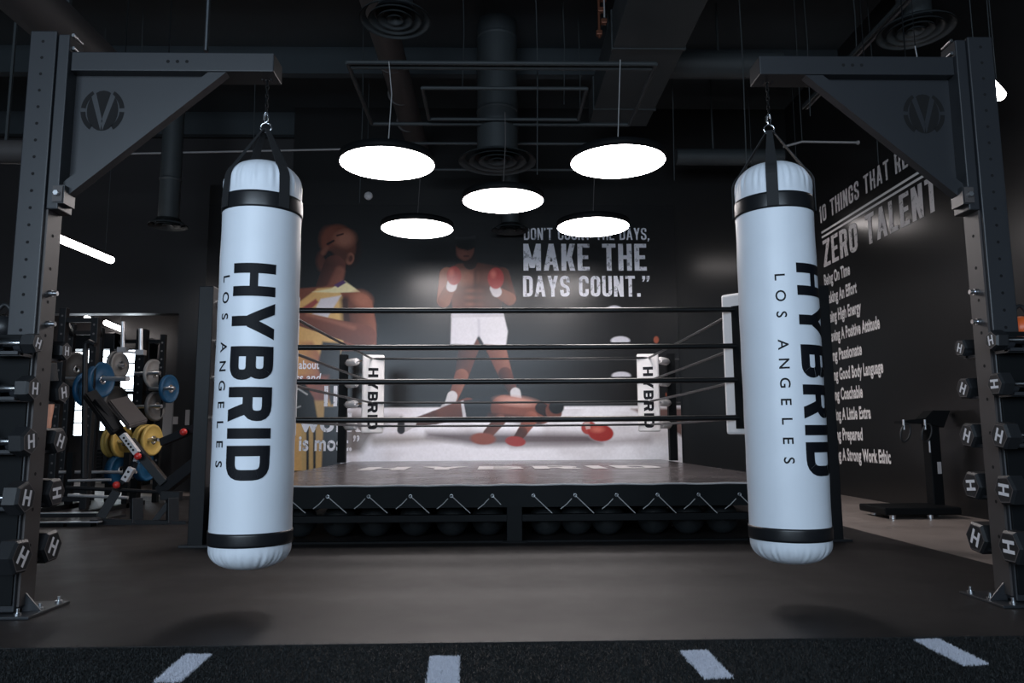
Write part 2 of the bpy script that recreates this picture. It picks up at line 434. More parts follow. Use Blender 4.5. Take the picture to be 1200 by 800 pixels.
# ================================================================== MURAL (flat print on the back wall)
mx0, mx1 = PY(238, 400, YB).x, PY(795, 400, YB).x
mz0, mz1 = .30, Z(600, 240, YB)
NX, NZ = 860, 470
X = np.linspace(mx0, mx1, NX); Zz = np.linspace(mz0, mz1, NZ)
GX, GZ = np.meshgrid(X, Zz)
Rn = np.array(R0i); D = np.stack([GX, np.full_like(GX, YB), GZ - CH], -1) @ Rn.T
U = 600 + F * D[..., 0] / -D[..., 2]; Vp = 400 - F * D[..., 1] / -D[..., 2]
IMG = np.zeros((NZ, NX, 3)); IMG[:] = (.0115, .0112, .0118)
rs = np.random.RandomState(3)
def sm(d, soft): return np.clip(.5 - d / soft, 0, 1)
def lay(mask, col):
    col = np.array(col); 
    if col.ndim == 1: col = col[None, None, :]
    IMG[:] = IMG * (1 - mask[..., None]) + col * mask[..., None]
def ell_d(cx, cy, rx, ry, ang=0):
    c, s = math.cos(ang), math.sin(ang); x = (U - cx) * c + (Vp - cy) * s; y = -(U - cx) * s + (Vp - cy) * c
    return (np.sqrt((x / rx) ** 2 + (y / ry) ** 2) - 1) * min(rx, ry)
def ellipse(cx, cy, rx, ry, col, ang=0, soft=1.2): lay(sm(ell_d(cx, cy, rx, ry, ang), soft), col)
def cap(p0, p1, r0, r1, col, col2=None, soft=1.2):
    ax, ay = p0; bx_, by = p1; dx, dy = bx_ - ax, by - ay; L2 = dx * dx + dy * dy + 1e-6
    t = np.clip(((U - ax) * dx + (Vp - ay) * dy) / L2, 0, 1); qx = U - ax - t * dx; qy = Vp - ay - t * dy
    d = np.hypot(qx, qy); r = r0 + (r1 - r0) * t
    if col2 is None: lay(sm(d - r, soft), col)
    else:
        k = np.clip(.5 + .5 * (qx * .8 - qy * .5) / r, 0, 1)[..., None]
        lay(sm(d - r, soft), np.array(col2) * (1 - k) + np.array(col) * k)
def poly(pts, col, soft=1.2, col2=None, ang=0.0):
    n = len(pts); d = np.full(U.shape, 1e9); ins = np.zeros(U.shape, bool)
    for i in range(n):
        ax, ay = pts[i]; bx_, by = pts[(i + 1) % n]; dx, dy = bx_ - ax, by - ay
        t = np.clip(((U - ax) * dx + (Vp - ay) * dy) / (dx * dx + dy * dy + 1e-9), 0, 1)
        d = np.minimum(d, np.hypot(U - ax - t * dx, Vp - ay - t * dy))
        c = ((ay > Vp) != (by > Vp)) & (U < (bx_ - ax) * (Vp - ay) / (by - ay + 1e-9) + ax); ins ^= c
    d = np.where(ins, -d, d); mk = sm(d, soft)
    if col2 is None: lay(mk, col)
    else:
        xs = [p[0] for p in pts]; k = np.clip((U - min(xs)) / (max(xs) - min(xs)), 0, 1)[..., None]
        lay(mk, np.array(col) * (1 - k) + np.array(col2) * k)
def noise2(s, amp):
    g = rs.rand(int(NZ / s) + 3, int(NX / s) + 3); yi = np.arange(NZ) / s; xi = np.arange(NX) / s
    y0 = yi.astype(int); x0 = xi.astype(int); fy = (yi - y0)[:, None]; fx = (xi - x0)[None, :]
    a = g[y0][:, x0] * (1 - fx) + g[y0][:, x0 + 1] * fx; c = g[y0 + 1][:, x0] * (1 - fx) + g[y0 + 1][:, x0 + 1] * fx
    return (a * (1 - fy) + c * fy - .5) * 2 * amp
SK, SKD, SKL = (.125, .036, .020), (.016, .0065, .0055), (.27, .098, .06)
# printed boxing canvas along the bottom
poly([(398, 478), (800, 475), (800, 560), (398, 560)], (.88, .86, .93), 2, (.92, .92, .97))
lay(np.clip(noise2(28, .9), 0, 1) * (Vp > 479) * (U > 399) * .5, (.34, .28, .28))
poly([(396, 484), (470, 488), (440, 505), (424, 530), (396, 532)], (.26, .235, .235), 9)
cap((440, 516), (560, 512), 6, 2, (.42, .38, .38), None, 9); cap((600, 523), (760, 515), 2, 4, (.5, .47, .5), None, 8)
poly([(740, 479), (800, 478), (800, 512), (782, 500)], (.20, .12, .11), 4)
# printed ring ropes and pale pads in the picture's background
for yy in (421, 472): poly([(560, yy), (800, yy - 1), (800, yy), (560, yy + 1)], (.10, .10, .10), 1.5)
for (cx, cy, rx, ry) in ((720, 364, 10, 6), (727, 399, 11, 5), (728, 440, 11, 4.5)):
    m_ = sm(ell_d(cx, cy, rx, ry), 1.2) * (Vp < cy + 1.5); lay(m_, (.62, .62, .68))
ellipse(785, 462, 5, 4, (.35, .09, .05)); ellipse(769, 398, 3, 4, (.35, .09, .05))
# a basketball player in a yellow vest
ellipse(404, 290, 19, 25, SKD, -.25); ellipse(397, 287, 20, 24, SK, -.2, 3); ellipse(388, 282, 12, 15, (.17, .05, .03), -.2, 8)
ellipse(404, 280, 11, 9, (.36, .14, .09), -.2, 9)
ellipse(387, 306, 16, 16, (.10, .032, .022), .3, 5); ellipse(386, 300, 7, 6, (.012, .008, .008), .2, 2)
ellipse(410, 303, 5, 7, (.36, .13, .08), .2, 1.5); ellipse(411, 303, 2.4, 4, (.10, .03, .02), .2, 1.5)
cap((384, 286), (391, 282), 1.5, 1.2, (.02, .008, .008)); cap((395, 276), (402, 274), 1.0, .9, (.02, .008, .008)); cap((383, 290), (379, 296), 2.2, 3, (.20, .07, .045), None, 3); cap((394, 292), (402, 300), 4, 7, (.10, .034, .022), None, 7)
cap((392, 312), (385, 338), 13, 15, (.16, .05, .035), SKD)
cap((398, 318), (392, 336), 6, 8, (.30, .11, .07), (.16, .05, .035), 4)
poly([(340, 348), (352, 338), (378, 336), (402, 330), (420, 341), (436, 352), (441, 380), (441, 410), (340, 412)], (.17, .05, .028), 2, (.24, .075, .042))
poly([(345, 358), (372, 338), (395, 336), (408, 360), (404, 392), (396, 430), (384, 562), (306, 562), (312, 430), (318, 362)], (.60, .30, .09), 2, (.70, .46, .18))
cap((318, 362), (296, 412), 15, 12, (.24, .08, .045), (.10, .033, .02)); cap((296, 412), (330, 380), 12, 9, (.20, .065, .04), (.09, .03, .02)); ellipse(320, 356, 14, 11, (.28, .10, .06), -.4, 7)
poly([(366, 342), (388, 338), (404, 329), (422, 342), (392, 343)], (.82, .72, .42), 1.5)
poly([(391, 334), (402, 328), (406, 331), (396, 337)], (.09, .04, .13), 1.2)
poly([(376, 350), (400, 346), (390, 362), (384, 372), (366, 368)], (.66, .62, .66), 2)
poly([(352, 362), (370, 350), (373, 354), (356, 370)], (.30, .06, .05), 2)
cap((404, 352), (408, 392), 5, 6, (.045, .016, .011), None, 6); cap((422, 358), (428, 392), 14, 13, (.30, .10, .055), (.10, .033, .02)); cap((428, 394), (352, 374), 13, 8, (.22, .07, .042), (.11, .035, .022))
ellipse(424, 350, 11, 8, (.38, .14, .085), .4, 8); cap((360, 368), (415, 384), 1.5, 2, (.32, .12, .075), None, 4)
poly([(345, 400), (366, 400), (378, 420), (376, 450), (345, 450)], (.62, .33, .11), 4, (.34, .12, .08))
poly([(378, 400), (400, 402), (398, 470), (388, 475), (372, 430)], (.035, .037, .042), 3)
poly([(345, 440), (385, 440), (385, 470), (345, 470)], (.36, .13, .09), 5, (.24, .08, .06))
poly([(352, 470), (380, 470), (378, 562), (354, 562)], (.55, .36, .14), 2, (.62, .36, .12))
for x in (359, 367): poly([(x, 500), (x + 3, 500), (x + 3, 562), (x, 562)], (.012, .012, .014))
poly([(380, 476), (399, 476), (399, 562), (376, 562)], (.030, .034, .040), 2)
poly([(230, 400), (262, 400), (262, 562), (230, 562)], (.02, .02, .02), 2)
poly([(340, 450), (358, 450), (368, 466), (372, 490), (340, 492)], (.008, .008, .009), 2); cap((349, 455), (360, 462), .8, .8, (.5, .5, .5)); cap((346, 478), (352, 476), .8, .8, (.4, .4, .4))
ellipse(249, 440, 7, 9, (.42, .17, .05)); ellipse(249, 485, 7, 10, (.16, .07, .05)); ellipse(247, 462, 4, 18, (.40, .38, .40))
# a boxer in white trunks, both gloves raised in a plain guard
cap((550, 405), (541, 440), 12, 8, SK, SKD); cap((541, 440), (530, 470), 8, 5, SKL, SK); cap((580, 404), (592, 438), 12, 8, SKL, SK); cap((592, 438), (604, 466), 8, 5, SK, SKD)
cap((530, 464), (527, 474), 6, 6, (.60, .58, .60)); cap((520, 477), (533, 477), 3.5, 4, (.45, .43, .45)); cap((604, 460), (606, 472), 6, 6, (.60, .58, .60)); cap((602, 474), (616, 475), 4, 3.5, (.45, .43, .45))
poly([(521, 318), (536, 309), (561, 308), (584, 312), (592, 322), (590, 345), (586, 372), (532, 372), (528, 345)], (.13, .037, .021), 2, (.035, .013, .010))
ellipse(546, 325, 13, 8, (.27, .10, .065), 0, 8); ellipse(572, 325, 11, 8, (.13, .045, .03), 0, 8); cap((557, 318), (557, 365), 1.2, 1.5, (.05, .017, .012), None, 4)
for yy in (342, 350, 358): ellipse(556, yy, 9, 3.2, (.075, .026, .018), 0, 4); ellipse(551, yy - 1.5, 5, 2, (.19, .065, .04), 0, 3); ellipse(562, yy - 1.5, 4, 2, (.12, .04, .026), 0, 3)
poly([(529, 368), (590, 367), (595, 388), (593, 405), (567, 403), (561, 392), (555, 404), (528, 403)], (.60, .58, .63), 1.6, (.70, .68, .72))
poly([(529, 366), (590, 365), (590, 371), (529, 372)], (.52, .50, .54), 1.5); poly([(560, 374), (562, 374), (563, 394), (560, 394)], (.50, .48, .54), 3)
cap((551, 308), (549, 300), 8, 7, SKD); ellipse(545, 291, 10.5, 14, (.17, .06, .042), 0, 2); ellipse(546, 284, 12.5, 9.5, (.004, .004, .004), 0, 2); cap((535, 279), (556, 278), 1, 1, (.03, .03, .032), None, 4)
ellipse(541, 297, 5, 5, (.21, .075, .055), 0, 5); cap((541, 291), (544, 291), .8, .8, (.01, .006, .006)); cap((549, 291), (552, 291), .8, .8, (.01, .006, .006)); cap((544, 300), (549, 300), .9, .9, (.05, .015, .015))
cap((524, 322), (520, 352), 9, 8, SKL, (.26, .09, .06)); cap((520, 352), (529, 334), 7.5, 6, SKL, SK); cap((529, 336), (530, 332), 6, 6, (.62, .58, .60)); ellipse(532, 323, 8.5, 11, (.34, .035, .03)); ellipse(529, 319, 3, 4, (.55, .12, .09), 0, 4)
cap((588, 322), (597, 350), 9, 8, SK, SKD); cap((597, 350), (583, 342), 7.5, 6, SKL, SK); cap((582, 342), (580, 338), 6, 6, (.62, .58, .60)); ellipse(581, 326, 9.5, 12.5, (.34, .03, .028)); ellipse(578, 321, 3, 4, (.56, .13, .10), 0, 4)
# a second boxer in black trunks doing a press-up
for r_, c_ in (((470, 504), (610, 518)),): poly([(500, 506), (690, 508), (705, 520), (560, 522), (500, 512)], (.15, .12, .13), 9)
cap((548, 478), (510, 489), 12, 8, (.20, .06, .035), SKD); cap((510, 489), (482, 496), 8, 5, SK, SKD); cap((482, 495), (474, 500), 6, 6, (.55, .53, .56)); cap((470, 492), (470, 504), 4, 4.5, (.03, .03, .035))
poly([(540, 470), (580, 463), (582, 492), (545, 492)], (.012, .013, .016), 1.5); poly([(540, 470), (543, 469), (547, 492), (543, 493)], (.55, .54, .58), 1)
cap((590, 478), (634, 484), 15, 13, (.34, .10, .06), (.09, .03, .02)); ellipse(606, 470, 20, 5, (.55, .28, .22), .1, 6); cap((575, 488), (630, 494), 4, 4, (.05, .018, .014), None, 5); cap((634, 478), (642, 482), 7, 7, SKD)
ellipse(649, 482, 9.5, 11, (.15, .05, .034), -.2, 1.5); ellipse(652, 477, 9, 8, (.009, .009, .01), 0, 1.5)
cap((622, 490), (612, 506), 8.5, 6, (.36, .11, .07), (.15, .045, .03)); cap((612, 506), (606, 514), 6, 5, SK, SKD)
cap((586, 492), (572, 508), 7, 6, (.22, .07, .045), SKD); ellipse(566, 514, 15, 7, (.26, .07, .045), .05, 2); ellipse(604, 517, 12, 6, (.34, .035, .03), .1)
ellipse(690, 501, 9, 8, (.40, .06, .05)); ellipse(704, 507, 15, 10, (.36, .035, .03), .1); ellipse(700, 503, 7, 3.5, (.58, .15, .11), 0, 4)
poly([(684, 495), (691, 494), (692, 502), (687, 503)], (.60, .42, .40), 1)
IMG *= (1 + noise2(2.5, .05))[..., None]; IMG = np.clip(IMG, 0, 1)
me = bpy.data.meshes.new('mural_print')
vv = np.stack([GX, np.full_like(GX, 0.0), GZ], -1).reshape(-1, 3); vv[:, 1] = YB - .002
idx = np.arange(NX * NZ).reshape(NZ, NX); q = np.stack([idx[:-1, :-1], idx[:-1, 1:], idx[1:, 1:], idx[1:, :-1]], -1).reshape(-1, 4)
me.vertices.add(len(vv)); me.vertices.foreach_set('co', vv.ravel().astype(np.float32))
me.loops.add(q.size); me.loops.foreach_set('vertex_index', q.ravel().astype(np.int32))
me.polygons.add(len(q)); me.polygons.foreach_set('loop_start', (np.arange(len(q)) * 4).astype(np.int32)); me.polygons.foreach_set('loop_total', np.full(len(q), 4, np.int32))
me.update(); me.validate()
ca = me.color_attributes.new('print', 'FLOAT_COLOR', 'POINT'); cc = np.ones((len(vv), 4), np.float32); cc[:, :3] = IMG.reshape(-1, 3); ca.data.foreach_set('color', cc.ravel())
mm = mat('mural_vinyl', (.02, .02, .02), .27, bump=.02, bscale=6, spec=.45); an = mm.node_tree.nodes.new('ShaderNodeAttribute'); an.attribute_name = 'print'
mm.node_tree.links.new(an.outputs['Color'], mm.node_tree.nodes['Principled BSDF'].inputs['Base Color'])
me.materials.append(mm)
mur = thing('wall_mural', ((mx0 + mx1) / 2, YB + .04, mz0), 'printed sports mural of boxers and a ball player on the wall behind the ring', 'mural')
o = bpy.data.objects.new('print', me); COL.objects.link(o); o.parent = mur; o.location = -Vector(mur.location)
b = MB(); b.box2((mx0, YB, .05), (mx1, YB + .038, 4.4), M_wall); b.build('backing', mur)
def wall_back_text(mb, polys, w, x0, x1, ytop, ybot, m, y=YB - .006, shear=0):
    a = PY(x0, ybot, y); c = PY(x1, ybot, y); t_ = PY(x0, ytop, y); sx = (c.x - a.x) / w; sz = (t_.z - a.z)
    place_polys(mb, polys, lambda u, v: (a.x + u * sx + v * shear * sz, y, a.z + (c.z - a.z) * u / w + v * sz), m)
b = MB()
p, w = block_text("DON'T COUNT THE DAYS,", .46, .068, .1); wall_back_text(b, p, w, 614, 761, 267, 281, M_worn); b.build('lettering', mur); b = MB()
p, w = block_text("MAKE THE", .46, .084, .09); wall_back_text(b, p, w, 613.5, 758, 285.5, 317, M_worn); b.build('lettering', mur); b = MB()
p, w = block_text('DAYS COUNT."', .46, .082, .09); wall_back_text(b, p, w, 613, 762, 323, 347.5, M_worn)
b.build('lettering', mur)
b = MB()
p, w = font_text('about', .02); wall_back_text(b, p, w, 350, 374, 418, 432, M_worn); b.build('lettering', mur); b = MB()
p, w = font_text('ss and', .02); wall_back_text(b, p, w, 346, 375, 433, 447, M_worn, shear=.12); b.build('lettering', mur); b = MB()
for x in (379.5, 390.5): wall_back_text(b, [[Vector((0, 0)), Vector((1, 0)), Vector((1, 1)), Vector((0, 1))]], 1, x, x + 4.5, 452, 476, M_worn)
p, w = font_text('work', .035, 1.1); wall_back_text(b, p, w, 350, 424, 475, 505, M_worn); b.build('lettering', mur); b = MB()
p, w = font_text('is most.\u201d', .03, 1.08); wall_back_text(b, p, w, 350, 421, 503, 527.5, M_worn)
b.build('lettering', mur)

# ================================================================== RIGHT WALL LETTERING
wl = thing('wall_lettering', (XR, 7.5, .6), 'white painted list of ten sayings on the charcoal right-hand wall', 'wall lettering')
def rw(mb, polys, w, p0, p1, h, m, x=XR - .004):
    """p0, p1 = pixel of the base line's far and near end; h = cap height in metres"""
    a = PX(*p0, x); c = PX(*p1, x)
    place_polys(mb, polys, lambda u, v: (x, a.y + (c.y - a.y) * u / w, a.z + v * h), m)
    return a, c
def rw_h(p0, ptop, x=XR - .004):
    return PX(*ptop, x).z - PX(*p0, x).z
b = MB()
Z1 = PX(967, 313, XR).z; 
def near_y(px, z): # Y on the wall at pixel column px and height z
    lo, hi = 2.0, 10.4
    for _ in range(40):
        mid = (lo + hi) / 2; d = R0i @ (Vector((XR, mid, z)) - CO); u = 600 + F * d.x / -d.z
        if u > px: lo = mid
        else: hi = mid
    return (lo + hi) / 2
def rwall(mb, polys, w, px0, px1, z, h, m, x=XR - .004):
    ya = near_y(px0, z + h / 2); yb = near_y(px1, z + h / 2)
    place_polys(mb, polys, lambda u, v: (x, ya + (yb - ya) * u / w, z + v * h), m)
z0 = PX(965, 314, XR).z; h0 = PX(965, 282, XR).z - z0
p, w = block_text('ZERO TALENT', .46, .084, .1); rwall(b, p, w, 965, 1099, z0, h0, M_wornR)
zu = PX(963, 274, XR).z; zl = PX(963, 279, XR).z; th = PX(963, 271.5, XR).z - zu
ya, yb = near_y(963, zu), near_y(1083, zu) 
b.add([(XR - .004, ya, zu), (XR - .004, yb, zu), (XR - .004, yb, zu + th), (XR - .004, ya, zu + th)], [(0, 1, 2, 3)], M_letter)
b.add([(XR - .004, ya, zl - th * .3), (XR - .004, yb - .02, zl - th * .3), (XR - .004, yb - .02, zl + th * .7), (XR - .004, ya, zl + th * .7)], [(0, 1, 2, 3)], M_letter)
z1 = PX(963, 261, XR).z; h1 = PX(963, 241, XR).z - z1
p, w = block_text('10 THINGS THAT REQUIRE', .46, .078, .11); rwall(b, p, w, 960.5, 1106, z1, h1, M_wornR)
b.build('heading', wl)
b = MB()
lines = [('Being On Time', 966, 996, 335, 320), ('Making An Effort', 968, 1004, 357.5, 343), ('Being High Energy', 970, 1009, 380, 365), ('Having A Positive Attitude', 971, 1031, 402, 387),
         ('Being Passionate', 969, 1010, 424, 411), ('Using Good Body Language', 971, 1035, 447.5, 434), ('Being Coachable', 972, 1011, 470, 457),
         ('Giving A Little Extra', 972, 1020.5, 493.5, 480), ('Being Prepared', 973, 1011, 516.5, 503), ('Having A Strong Work Ethic', 971, 1044, 538.5, 526)]
zt = PX(966, 335, XR).z; zb = PX(984, 538.5, XR).z
for i, (s_, x0, x1, yb_, yt_) in enumerate(lines):
    z_ = zt + (zb - zt) * i / 9; p, w = font_text(s_, .034, 1.02); rwall(b, p, w, x0, x1, z_, .205, M_letter); b.build('list_line', wl); b = MB()

# ================================================================== BOXING RING
DZ = .42                                     # deck height
YF0, YB0 = 5.38, 10.02                       # front and back corner posts
XP0, XP1 = PY(234.5, 500, YF0 - .05).x, PY(972.5, 500, YF0 - .05).x
ring = thing('boxing_ring', ((XP0 + XP1) / 2, 7.7, 0), 'raised black boxing ring with four ropes and white corner pads', 'boxing ring')
dx0, dx1, dy0, dy1 = XP0 + .1, XP1 - .1, YF0 + .02, YB - .012
b = MB(); b.box2((dx0, dy0 + .01, DZ - .10), (dx1, dy1, DZ), M_canvas); b.build('canvas', ring)
b = MB()
zb_ = Z(600, 594, dy0)
b.box2((dx0, dy0, zb_), (dx1, dy0 + .012, DZ - .012), M_skirt)
b.build('skirt', ring)
b = MB(); b.tube([(dx0 + (dx1 - dx0) * i / 40, dy0 + .004 + .004 * math.sin(i * 2.1), DZ - .004 + .003 * math.sin(i * 1.7)) for i in range(41)], .007, M_edge, 6); b.build('hem', ring)
b = MB(); zr = Z(600, 603, dy0)
b.box2((dx0, dy0 + .02, zr - .05), (dx1, dy0 + .08, zr), M_black, .004)
for y in (6.6, 8.0, 9.4): b.box2((dx0, y, zr - .05), (dx1, y + .06, zr), M_black)
b.box2((dx0, dy0 + .02, .012), (dx1, dy0 + .06, .025), M_black); b.build('frame', ring)
for x in (PY(603, 610, dy0).x, dx0 + .05, dx1 - .05):
    for y in (dy0 + .05, 8.0, 10.3):
        b = MB(); b.box2((x - .055, y - .045, .013), (x + .055, y + .045, DZ - .1), M_black, .004)
        b.box2((x - .085, y - .06, .012), (x + .085, y + .06, .022), M_black); b.build('leg', ring)
# grommets and lacing
gx = [384, 432, 481, 529, 577, 625, 674, 722.5, 770.5, 818.5, 866.5]; gx = [336, 288, 240][::-1] + gx + [914, 960]
for i, x in enumerate(gx):
    c = PY(x, 580.5 - (x - 600) * .006, dy0 - .003)
    if not dx0 < c.x < dx1: continue
    g = MB(); g.tube([c + Vector((.011 * math.cos(t), -.003, .011 * math.sin(t))) for t in [k * PI / 5 for k in range(10)]], .0028, M_zinc, 6, closed=True); g.build('grommet', ring)
    l = MB(); d1 = PY(x + 22, 601, dy0 - .004); u0 = PY(x - 17, 596, dy0 - .002); u1 = PY(x - 4, 584, dy0 - .003); um = (u0 + u1) / 2 + Vector((0, 0, -.006))
    if x not in (625,): l.tube([u0, um, u1], .0035, M_cord, 5)
    if x not in (577,): l.tube([c, d1], .0035, M_cord, 5)
    else: l.tube([c, PY(x + 10, 591, dy0 - .004)], .0035, M_cord, 5)
    l.build('lace', ring)
# canvas logo lettering in the centre, read from the front
b = MB(); p, w = block_text('HYBRID', .72, .12, .16)
a = PZ(433, 547, DZ + .002); c = PZ(763, 545, DZ + .002)
place_polys(b, p, lambda u, v: (a.x + (c.x - a.x) * u / w, 7.75 + v * .75, DZ + .0022), mat('faded_white_print', (.42, .41, .42), .4)); b.build('canvas_lettering', ring)
# corner posts, pads, turnbuckles
IN = .33
rx0, rx1, ry0, ry1 = XP0 + .44, XP1 - .50, YF0 + IN, YB0 - .48
ry0 = 5.72; rx1 = PY(868, 430, ry0).x + .02; rx0 = PY(327, 430, ry0).x
rzs = [Z(600, y, ry0) for y in (490.5, 446, 406, 363)]
ZT = Z(235, 335, YF0 - .05)
bw0, bw1 = PY(435, 460, 9.35), PY(762, 460, 9.35)
corners = [((XP0, YF0), (rx0, ry0), False), ((XP1, YF0), (rx1, ry0), False), ((PY(402, 470, YB0).x, YB0), (bw0.x, 9.42), True), ((PY(787, 470, YB0).x, YB0), (bw1.x, 9.42), True)]
for k, ((px_, py_), (qx, qy), back) in enumerate(corners):
    b = MB(); zt_ = ZT if not back else rzs[3] + .12
    b.box((px_, py_, (zt_ + (.012 if not back else DZ + .001)) / 2), (.105, .105, zt_ - (.012 if not back else DZ + .001)), M_rack if not back else M_black, bev=.006)
    if not back: b.box((px_, py_, .020), (.2, .16, .015), M_steel)
    post = b.build('corner_post', ring)
    d = Vector((qx - px_, qy - py_, 0)); L_ = d.length; d.normalize(); n_ = Vector((-d.y, d.x, 0))
    for z in rzs:
        t = MB(); a0 = Vector((px_, py_, z)) + d * .07; a1 = Vector((qx, qy, z)) - d * .05
        t.cyl(a0, a1, .012, M_zinc, 8); t.cyl(a0 - d * .03, a0 + d * .02, .022, M_zinc, 10); t.build('turnbuckle', ring)
        if back:
            t = MB(); q0 = a0 + d * .04; q1 = a0 + d * min(.30, L_ - .12); t.tube([q0, q0 + d * .03, q1 - d * .03, q1], .05, M_pad, 14, radii=[.035, .05, .05, .035]); t.build('turnbuckle_pad', ring)
    # long corner pad facing the ring's centre
    f = d if True else -d
    wdt = .30 if back else .26; zl_, zh_ = (rzs[0] - .09 if back else rzs[0] - .13), rzs[3] + (.05 if back else .13)
    R_ = Matrix((n_, d, Vector((0, 0, 1)))).transposed()
    ang = {0: None, 1: None}.get(k)
    pc = Vector((qx, qy, (zl_ + zh_) / 2)) + d * .02
    if back:
        ang = math.atan2(-d.x, 1) * .35
        Rz = Matrix.Rotation(.18 if k == 2 else -.18, 3, 'Z')
    else: Rz = Matrix.Rotation(-.80 if k == 1 else .80, 3, 'Z')
    t = MB(); t.box(pc, (wdt * (.92 if back else 1), .07, zh_ - zl_), M_pad, Rz, bev=.02); pad = t.build('corner_pad', ring)
    if back:
        t = MB(); p, w = block_text('HYBRID', .74, .115, .17); ln = (zh_ - zl_) * .78; ztop = zh_ - (zh_ - zl_) * .17; hh = .125
        place_polys(t, p, lambda u, v: pc * 1.0 + Rz @ Vector(((v - .5) * hh, -.0365, 0)) + Vector((0, 0, ztop - u * ln / w - pc.z)), M_ink); t.build('lettering', pad)
    else:
        t = MB(); s_ = -1; t.box(pc + Rz @ Vector((0, -.042, -.03)), (.07, .012, zh_ - zl_ - .15), M_black, Rz); t.build('backing_strap', pad)
# ropes
def rope(a, c, r=.0215, sag=.006):
    b = MB(); pts = []
    for i in range(13):
        t = i / 12; p = Vector(a).lerp(Vector(c), t); p.z -= sag * 4 * t * (1 - t); pts.append(p)
    b.tube(pts, r, M_rope, 12); b.build('rope', ring)
for z in rzs:
    rope((rx0 - .05, ry0, z), (rx1 + .06, ry0, z)); rope((bw0.x, 9.38, z), (bw1.x, 9.38, z), .013)
    rope((rx0, ry0 + .04, z), (bw0.x, 9.38, z), .013); rope((rx1, ry0 + .04, z), (bw1.x, 9.38, z), .013)

# slam balls stored under the ring
ball = None
bd = [(352, 0), (398, 1), (440, 0), (487, 1), (530, 0), (572, 1), (640, 0), (676, 1), (712, 0), (766, 1), (806, 0), (846, 1)]
ballx = []
for i, (px_, s_) in enumerate(bd):
    r = .125; c = PY(px_, 615, 5.78 + (.02 if s_ else 0)); 
    if ball is None:
        ball = thing('slam_ball', (c.x, c.y, .012), 'x', 'ball', 'slam balls under the ring')
        m_ = MB(); m_.lathe([(max(.0005, r * math.sin(a)), -r * math.cos(a)) for a in [PI * k / 20 for k in range(21)]], (c.x, c.y, .012 + r), M_ball, 32); m_.build('ball', ball)
        m_ = MB(); p, w = glyph('H', .7, .12); 
        th = -.25
        def onb(u, v, k=0):
            a_ = (u - .35) * .16; e = .35 + (v - .5) * .16; rr = r + .0012
            return (c.x + rr * math.cos(e) * math.sin(a_), c.y - rr * math.cos(e) * math.cos(a_), .012 + r + rr * math.sin(e))
        bent_polys(m_, p, onb, M_rim, .2); m_.build('emblem', ball); ob = ball
    else: ob = copy_tree(ball); ob.location = (c.x, c.y, .012)
    ob.rotation_euler = (0, 0, random.uniform(-.7, .7))
    ballx.append(ob)
posn = ['first from the left', 'second from the left', 'third from the left', 'fourth from the left', 'fifth from the left', 'just left of the middle leg', 'just right of the middle leg',
        'sixth from the right end', 'fifth from the right end', 'fourth from the right end', 'third from the right end', 'last one at the right end']
posn[7] = 'second to the right of the middle leg'; posn[8] = 'third to the right of the middle leg'; posn[9] = 'fourth to the right of the middle leg'; posn[10] = 'last but one on the right'
for o, s_ in zip(ballx, posn): o['label'] = 'black slam ball under the ring, ' + s_

